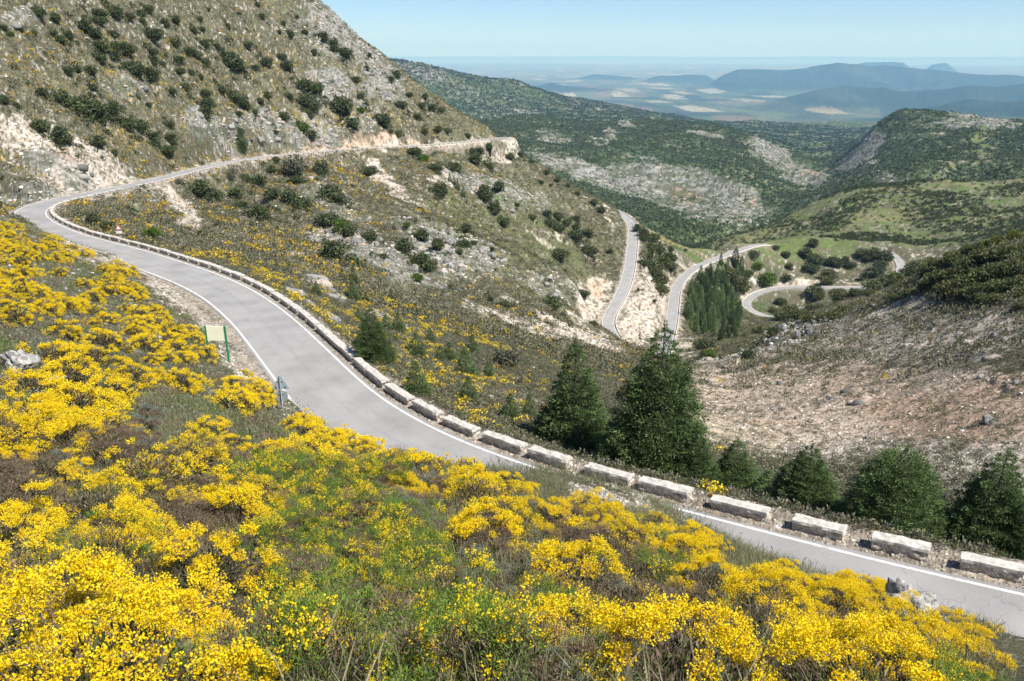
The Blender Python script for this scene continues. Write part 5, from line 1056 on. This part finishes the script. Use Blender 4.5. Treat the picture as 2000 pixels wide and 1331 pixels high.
# loose stones
T_st = []
for i in range(6):
    V0, F0 = rock_mesh(400 + i, 1, .3); base_c = np.full((len(V0), 3), 1.0); T_st.append((V0 * .5 * np.array([1, 1, .6]), F0, base_c))
def stones(n, r0, r1, power, s0, s1, cond, label):
    x, y = scatter(n, r0, r1, -.62, .62, power); px, py = proj(x, y, gz(x, y)); k = cond(x, y, px, py) & (rdist(x, y) > HW + .5) & (px > -50) & (px < 2050); x, y = x[k], y[k]
    s = np.exp(rng.uniform(math.log(s0), math.log(s1), len(x))); stuff('stones', T_st, x, y, gz(x, y) + s * .02, s, M_rub, label, 'stones', tint=pick(np.array([(.42, .40, .36), (.52, .49, .44), (.30, .29, .26), (.60, .57, .52), (.38, .30, .22)]), len(x)))
stones(26000, 12, 70, .6, .05, .22, lambda x, y, a, b: (rdist(x, y) < HW + 4.5) | (gfield(m_soil, x, y) > .5) | ((a > 1110) & (a < 1300) & (b > 945) & (b < 1010)), 'loose pale stones along the near verge')
stones(42000, 35, 280, .8, .12, .55, lambda x, y, a, b: rng.random(len(x)) < np.clip(.10 + .55 * gfield(m_soil, x, y) + .5 * gfield(m_rock, x, y), 0, 1) * (a > -9), 'loose stones and scree on the slopes')
stones(36000, 180, 470, .9, .4, 1.6, lambda x, y, a, b: rng.random(len(x)) < np.clip(.06 + .35 * gfield(m_soil, x, y) + .9 * gfield(m_rock, x, y), 0, 1), 'rocks on the far slopes')

T_rk = []
for i in range(6):
    V0, F0 = rock_mesh(600 + i, 2, .5); T_rk.append((V0 * .5 * np.array([1, 1, .7]), F0, np.full((len(V0), 3), 1.0)))
def crags(n, r0, r1, s0, s1, field, thr, label):
    x, y = scatter(n, r0, r1, -.62, .62, .95); f = gfield(field, x, y); k = (f > thr) & (rng.random(n) < f) & (pn(x / (s1 * 5), y / (s1 * 5), 88) > -.08) & (rdist(x, y) > HW + 3) & ~((np.hypot(x, y) < 200) & (x > .2 * y) & (rng.random(n) < .8)); x, y = x[k], y[k]
    s = np.exp(rng.uniform(math.log(s0), math.log(s1), len(x))); stuff('rocks', T_rk, x, y, gz(x, y) - s * .14, s, M_rub, label, 'rocks', tint=pick(np.array([(.23, .225, .215), (.17, .17, .16), (.29, .285, .27), (.12, .12, .11), (.33, .29, .25)]), len(x)))
crags(30000, 55, 470, .8, 3.6, m_rock, .35, 'grey limestone ledges breaking through the slopes')
crags(60000, 1000, 2650, 3, 9.5, m_cliff, .25, 'grey limestone cliffs of the middle hills')
crags(16000, 2700, 5200, 5, 14, m_cliff, .3, 'pale rock on the distant ridge')
# ================================================================== stone guard blocks, walls and signs
import bmesh
M_cap, n, b = mat('weathered_concrete', .92, .15); tc, nz = noise_bump(n, b, 9, .5, .02, 8)
nz2 = node(n, 'ShaderNodeTexNoise'); nz2.inputs['Scale'].default_value = 3.0; nz2.inputs['Detail'].default_value = 7; nz2.inputs['Roughness'].default_value = .7; n.links.new(tc.outputs['Object'], nz2.inputs['Vector'])
r = ramp(n, nz2.outputs['Fac'], [(.3, (.28, .26, .23)), (.45, (.50, .475, .43)), (.65, (.62, .595, .55))]); n.links.new(r.outputs[0], b.inputs['Base Color'])
M_mas, n, b = mat('rubble_masonry', .95, .1)
tc = node(n, 'ShaderNodeTexCoord'); vo = node(n, 'ShaderNodeTexVoronoi', feature='DISTANCE_TO_EDGE'); vo.inputs['Scale'].default_value = 4.2; vc = node(n, 'ShaderNodeTexVoronoi'); vc.inputs['Scale'].default_value = 4.2
n.links.new(tc.outputs['Object'], vo.inputs['Vector']); n.links.new(tc.outputs['Object'], vc.inputs['Vector'])
r = ramp(n, vo.outputs['Distance'], [(.0, (.26, .22, .175)), (.07, (.56, .51, .435))]); nz = node(n, 'ShaderNodeTexNoise'); nz.inputs['Scale'].default_value = 5; nz.inputs['Detail'].default_value = 6
n.links.new(tc.outputs['Object'], nz.inputs['Vector']); s1 = mul(n, r.outputs[0], nz.outputs['Fac'], .6, 1.2); bw = node(n, 'ShaderNodeRGBToBW'); n.links.new(vc.outputs['Color'], bw.inputs[0]); s2 = mul(n, s1, bw.outputs[0], .85, 1.1)
n.links.new(s2, b.inputs['Base Color']); bp = node(n, 'ShaderNodeBump'); bp.inputs['Strength'].default_value = .8; bp.inputs['Distance'].default_value = .05; n.links.new(vo.outputs['Distance'], bp.inputs['Height']); n.links.new(bp.outputs[0], b.inputs['Normal'])

def rough_box(name, L, W, H, z0, m, parent, seed, amp=.03, cuts=7, bev=.04):
    bm = bmesh.new(); bmesh.ops.create_cube(bm, size=1.0); bmesh.ops.scale(bm, vec=(L, W, H), verts=bm.verts)
    bmesh.ops.bevel(bm, geom=list(bm.edges), offset=bev, segments=2, affect='EDGES', profile=.6)
    bmesh.ops.subdivide_edges(bm, edges=[e for e in bm.edges if e.calc_length() > .3], cuts=cuts, use_grid_fill=True)
    bmesh.ops.triangulate(bm, faces=bm.faces)
    for v in bm.verts:
        c = v.co; k = seed * 3.7
        d = pn(c.x * 2.1 + k, c.y * 3 + c.z * 3.3 + k, 7) + .7 * pn(c.x * 6 + c.z * 5 + k, c.y * 7 - c.z * 4, 8)
        v.co = c + v.normal * amp * float(d); v.co.z += z0
    me = bpy.data.meshes.new(name); bm.to_mesh(me); bm.free(); me.materials.append(m); o = bpy.data.objects.new(name, me); C.objects.link(o); o.parent = parent; return o
def guard_block(seed):
    root = empty('stone_guard_block', (0, -160 - 3 * seed, 0)); random.seed(seed)
    rough_box('masonry_body', 2.56, .50, .56, .10, M_mas, root, seed, .065, 9)
    rough_box('cap', 2.64, .57, .16, .44, M_cap, root, seed + 5, .03 + .016 * (seed % 3), 9, .035)
    return root
BLK = [guard_block(i) for i in range(5)]
off = o1.copy(); off[:, :2] += n1 * .95; bx_, by_ = proj(off[:, 0], off[:, 1], off[:, 2])
arc = np.r_[0, np.cumsum(np.linalg.norm(np.diff(o1[:, :2], axis=0), axis=1))]
def at_arc(s): return np.array([np.interp(s, arc, off[:, k]) for k in range(3)])
BL = [(1870, 2012), (1697, 1822), (1538, 1650), (1393, 1500), (1260, 1357), (1143, 1235), (1038, 1121), (948, 1023), (869, 937), (806, 862), (759, 805), (721, 759), (696, 726), (670, 696), (645, 671), (621, 646)]
first = np.argmax(bx_ < 640)
spans = []
for xl, xr in BL:
    i_r = np.argmin(np.abs(bx_[:first + 60] - xr)); i_l = np.argmin(np.abs(bx_[:first + 60] - xl)); g_ = 0 if xl > 930 else .28; spans.append((arc[i_r] + g_, arc[i_l] - g_))
spans.append((spans[0][0] - 3.6, spans[0][0] - .9))
s_ = max(s[1] for s in spans) + .55; end_s = arc[-1] - 34; broken = {44, 45, 71, 90}
k = 0
while s_ < end_s:
    Lb = 2.5
    if k not in broken: spans.append((s_, s_ + Lb))
    s_ += Lb + (.5 if s_ < 150 else .85); k += 1
spans.sort()
print('blocks', len(spans), flush=True)
for q, (s0, s1) in enumerate(spans):
    a_, c_ = at_arc(s0), at_arc(s1); mid = at_arc((s0 + s1) / 2); p = BLK[(q * 3 + q // 4) % 5]
    if 'used' not in p: p['used'] = 1; o = p
    else: o = copy_thing(p)
    L = np.linalg.norm((c_ - a_)[:2]); zt = float(gz(mid[0], mid[1])); o.location = (mid[0], mid[1], max(zt, mid[2] - .12)); o.rotation_euler = (random.uniform(-.02, .02), -math.atan2(c_[2] - a_[2], L), math.atan2(c_[1] - a_[1], c_[0] - a_[0])); o.scale = (L / 2.62, random.uniform(.92, 1.06), random.uniform(.9, 1.05))
    o['category'] = 'guard block'; o['group'] = 'stone guard blocks along the road'
    xx_, yy_ = proj(mid[0], mid[1], mid[2]); r_ = math.hypot(mid[0], mid[1])
    look = 'pale stone guard block'
    if xx_ > 940 and r_ < 60: place = 'on the near road, %s from the right edge' % ordn(q if spans[0][1] > 0 else q)
    elif r_ < 100 and s0 < 110: place = 'on the wide bend, %s counting away from the camera' % ordn(max(0, q - 8))
    elif r_ < 178 and s0 < 190: place = 'before the hairpin, %s counting away' % ordn(max(0, q - 8))
    else: place = 'on the upper road, %s counting away' % ordn(max(0, q - 8))
    LOG.append((o, look, 0, place + '|' + str(q)))

# weeds and grit gathered round the blocks and on the verge
wi = rng.integers(0, len(o1), 2600); wo_ = rng.uniform(.35, 1.9, 2600); wx, wy_ = o1[wi, 0] + n1[wi, 0] * wo_, o1[wi, 1] + n1[wi, 1] * wo_
k = (np.hypot(wx, wy_) < 190) & (rng.random(2600) < .25 + .6 * (pn(wx / 2.5, wy_ / 2.5, 81) > 0))
stuff('grass', [tuft(26, .26, .016, [(.20, .16, .11), (.15, .115, .08), (.26, .22, .16), (.14, .15, .08)], .22) for _ in range(4)], wx[k], wy_[k], gz(wx[k], wy_[k]) - .01, rng.uniform(.5, 1.2, k.sum()), M_twig, 'dry brown weeds around the stone blocks', 'weeds')
gi_ = rng.integers(0, len(o1), 9000); go_ = np.where(rng.random(9000) < .6, rng.uniform(.15, 2.0, 9000), -2 * HW - np.abs(rng.normal(-.15, .5, 9000))); gx_, gy_ = o1[gi_, 0] + n1[gi_, 0] * go_, o1[gi_, 1] + n1[gi_, 1] * go_; k = np.hypot(gx_, gy_) < 110
gx_, gy_, gi_ = gx_[k], gy_[k], gi_[k]; s_ = np.exp(rng.uniform(math.log(.03), math.log(.16), len(gx_)))
stuff('gravel', T_st, gx_, gy_, np.maximum(gz(gx_, gy_), o1[gi_, 2]) + s_ * .08, s_, M_rub, 'loose gravel along both edges of the near road', 'gravel', tint=pick(np.array([(.42, .40, .36), (.50, .47, .42), (.30, .28, .25)]), len(gx_)))

def strip_wall(name, path, h0, h1, w, m, label, cat, group=None, cap=None):
    """a wall of real thickness following a path; h0 below and h1 above the path"""
    n_ = normals(path); k = len(path); L = path.copy(); R_ = path.copy(); L[:, :2] -= n_ * w / 2; R_[:, :2] += n_ * w / 2
    jj = .05 * pn(np.arange(k) * .35, np.zeros(k), 12)
    a_ = L + np.c_[np.zeros((k, 2)), -h0 + 0 * jj]; b_ = L + np.c_[np.zeros((k, 2)), h1 + jj]; c_ = R_ + np.c_[np.zeros((k, 2)), h1 + jj]; d_ = R_ + np.c_[np.zeros((k, 2)), -h0 + 0 * jj]
    V = np.stack([a_, b_, c_, d_], 1).reshape(-1, 3); i = np.arange(k * 4).reshape(k, 4)
    F = np.concatenate([np.stack([i[:-1, q], i[1:, q], i[1:, (q + 1) % 4], i[:-1, (q + 1) % 4]], -1) for q in range(4)] + [i[:1, ::-1], i[-1:]])
    o = mesh_np(name, V, F, [m]); tag(o, label, cat, group); return o
def sub_path(c, nn, o_, x0, x1, step=3):
    q = c.copy(); q[:, :2] += nn * o_; px, py = proj(q[:, 0], q[:, 1], q[:, 2]); return q, px, py
q, px, py = sub_path(o1, n1, 1.62, 0, 0)
rr_ = np.hypot(q[:, 0], q[:, 1])
for x0, x1, h, lb in ((120, 232, 1.1, 'low dark stone retaining wall under the road just past the near hairpin'), (238, 345, 1.7, 'stone retaining wall under the upper road at its left end'), (380, 500, 1.6, 'stone retaining wall under the middle of the upper road'), (505, 640, 1.4, 'retaining wall under the upper road above the grey thorn shrub'), (800, 955, 2.8, 'tall pale retaining wall under the road corner on the ridge')):
    k = np.where((px > x0) & (px < x1) & (rr_ > 168))[0]; k = k[::4]
    strip_wall('retaining_wall', q[k] + np.array([0, 0, -.06]), h, 0, .35, M_mas, lb, 'retaining wall', 'retaining walls')
nn2, nn3, nn4 = normals(c2), normals(c3), normals(c4)
for c, nn, o_, lb in ((c2, nn2, -HW - .75, 'low white wall along the right edge of the far straight'), (c3, nn3, HW + .75, 'low white wall along the second far road'), (c4, nn4, HW + .75, 'low white wall around the lowest loop')):
    q2 = c.copy(); q2[:, :2] += nn * o_
    if c is c4: q2 = q2[int(len(q2) * .0):]
    strip_wall('low_wall', q2[::3], .5, .42, .4, M_cap, lb, 'low wall', 'low white walls of the far roads')

# ---- signs
def flatmat(name, colr, rough=.5, spec=.4, met=0.0, amp=.12):
    m, n, b = mat(name, rough, spec); b.inputs['Metallic'].default_value = met
    tc = node(n, 'ShaderNodeTexCoord'); nz = node(n, 'ShaderNodeTexNoise'); nz.inputs['Scale'].default_value = 4; nz.inputs['Detail'].default_value = 6; n.links.new(tc.outputs['Object'], nz.inputs['Vector'])
    rgb = node(n, 'ShaderNodeRGB'); rgb.outputs[0].default_value = (*colr, 1); n.links.new(mul(n, rgb.outputs[0], nz.outputs['Fac'], 1 - amp, 1 + amp), b.inputs['Base Color']); return m
M_green = flatmat('green_paint', (.01, .22, .085)); M_cream = flatmat('faded_cream_panel', (.88, .88, .66), .6, .3, 0, .04); M_galv = flatmat('galvanised_steel', (.42, .50, .56), .45, .5, .35); M_galv2 = flatmat('dull_sign_back', (.30, .34, .37), .55, .4, .2); M_dark = flatmat('dark_bolt', (.04, .04, .045)); M_white = flatmat('white_sign_face', (.75, .75, .74)); M_red = flatmat('red_sign_border', (.55, .04, .03))
def prism(name, pts, t, m, parent, y=0.0, bev=.006):
    """outline in x,z given thickness t along y"""
    bm = bmesh.new(); v = [bm.verts.new((x_, y - t / 2, z_)) for x_, z_ in pts]; f = bm.faces.new(v); e = bmesh.ops.extrude_face_region(bm, geom=[f]); bmesh.ops.translate(bm, vec=(0, t, 0), verts=[g for g in e['geom'] if isinstance(g, bmesh.types.BMVert)])
    bmesh.ops.recalc_face_normals(bm, faces=bm.faces)
    if bev: bmesh.ops.bevel(bm, geom=list(bm.edges), offset=bev, segments=1, affect='EDGES')
    me = bpy.data.meshes.new(name); bm.to_mesh(me); bm.free(); me.materials.append(m); o = bpy.data.objects.new(name, me); C.objects.link(o); o.parent = parent; return o
def rtri(s, rc, up=True, cz=0.0, k=5):
    h = s * math.sqrt(3) / 2; cs = [(0, h * 2 / 3), (-s / 2, -h / 3), (s / 2, -h / 3)]; out = []
    for i, (x_, z_) in enumerate(cs):
        d = math.hypot(x_, z_); ux, uz = x_ / d, z_ / d; ccx, ccz = x_ - ux * rc * 2, z_ - uz * rc * 2; a0 = math.atan2(uz, ux)
        for j in range(k): a_ = a0 - pi / 3 + 2 * pi / 3 * j / (k - 1); out.append((ccx + rc * cos(a_), ccz + rc * sin(a_) + cz))
    return out
disk = lambda r_, cz, k=28: [(r_ * cos(2 * pi * i / k), cz + r_ * sin(2 * pi * i / k)) for i in range(k)]
# information panel on two green posts
pR = hit(446, 707, 25); pL = hit(407, 704, 25); dv = np.array([pR[0] - pL[0], pR[1] - pL[1]]); zc = zc_of(pR)
wv = 38 * zc / FPX
root = empty('information_panel', (pR[0] - wv / 2 * .98, pR[1] + .10, pR[2] - .05), radians(-3)); tag(root, 'blank cream panel on two green posts beside the near road', 'panel')
Hs = 69 * zc / FPX / cos(radians(19)) * 1.02
for sx_ in (-1, 1):
    w_ = .045; prism('post', [(sx_ * wv / 2 - w_, -.3), (sx_ * wv / 2 + w_, -.3), (sx_ * wv / 2 + w_, Hs), (sx_ * wv / 2 - w_, Hs)], .09, M_green, root, 0, .008)
ph = 27 * zc / FPX / .94
prism('panel', [(-wv / 2 + .048, Hs - ph), (wv / 2 - .048, Hs - ph), (wv / 2 - .048, Hs - .05), (-wv / 2 + .048, Hs - .05)], .03, M_cream, root, -.01, .004)
for zz_ in (Hs - ph - .02, Hs - .028): prism('rail', [(-wv / 2 + .048, zz_ - .018), (wv / 2 - .048, zz_ - .018), (wv / 2 - .048, zz_ + .018), (-wv / 2 + .048, zz_ + .018)], .05, M_cream, root, 0, .004)
# back of a triangular and a round sign on one pole
pS = hit(553, 806, 25); zc = zc_of(pS); print('sign range', zc, flush=True)
root = empty('road_sign', (pS[0], pS[1], pS[2] - .1), radians(6)); tag(root, 'grey back of a triangular road sign above a round one on a pole', 'road sign')
def zpx(y_): return (806 - y_) * zc / FPX / cos(radians(20))
tubes('pole', [(np.array([[0, 0, -.3], [0, 0, 1], [0, 0, zpx(731)]]), [.032, .032, .032])], M_galv, root, 10)
ts = 36 * zc / FPX; prism('triangular_plate', rtri(ts, .05, cz=zpx(757) + ts * .289), .02, M_galv, root, .05, .003)
rd_ = 12.2 * zc / FPX; prism('round_plate', disk(rd_, zpx(770)), .02, M_galv2, root, .05, .003)
tt = zpx(757); 
for sx_ in (-1, 1): prism('bolt', disk(.035, tt + ts * .12, 10) if 0 else [(x_ + sx_ * ts * .24, z_) for x_, z_ in disk(.035, tt + ts * .13, 10)], .03, M_dark, root, .035, 0)
for z_ in (zpx(765), tt + ts * .5): prism('bracket', [(-.12, z_ - .02), (.12, z_ - .02), (.12, z_ + .02), (-.12, z_ + .02)], .04, M_galv2, root, .025, .003)
# small warning sign near the hairpin
pW = hit(234, 462, 90); zc = zc_of(pW)
root = empty('road_sign', (pW[0], pW[1], pW[2] - .1), radians(10)); tag(root, 'small red-bordered warning sign on a pole beyond the wall near the hairpin', 'road sign')
tubes('pole', [(np.array([[0, 0, -.3], [0, 0, 1], [0, 0, 2.0]]), [.03, .03, .03])], M_galv, root, 8)
prism('triangular_plate', rtri(1.05, .05, cz=1.45), .02, M_red, root, -.03, .003); prism('sign_face', rtri(.74, .04, cz=1.45), .006, M_white, root, -.045, 0)
prism('lower_plate', [(-.45, .55), (.45, .55), (.45, .95), (-.45, .95)], .02, M_white, root, -.03, .003)

# ================================================================== labels
from collections import defaultdict
G = defaultdict(list)
for o, look, pxv, place in LOG: G[(look, place)].append((pxv, o))
for (look, place), l in G.items():
    l.sort(key=lambda t: t[0]); place = place.split('|')[0]
    for i, (pxv, o) in enumerate(l):
        o['label'] = look + ' ' + place + (', %s from the left' % ordn(i) if len(l) > 1 else '')
for lst in PROTO.values():                       # prototypes that found no place
    for p in lst:
        if 'used' not in p:
            for ch in list(p.children): bpy.data.objects.remove(ch)
            bpy.data.objects.remove(p)
for o in list(sc.objects):
    if 'used' in o: del o['used']
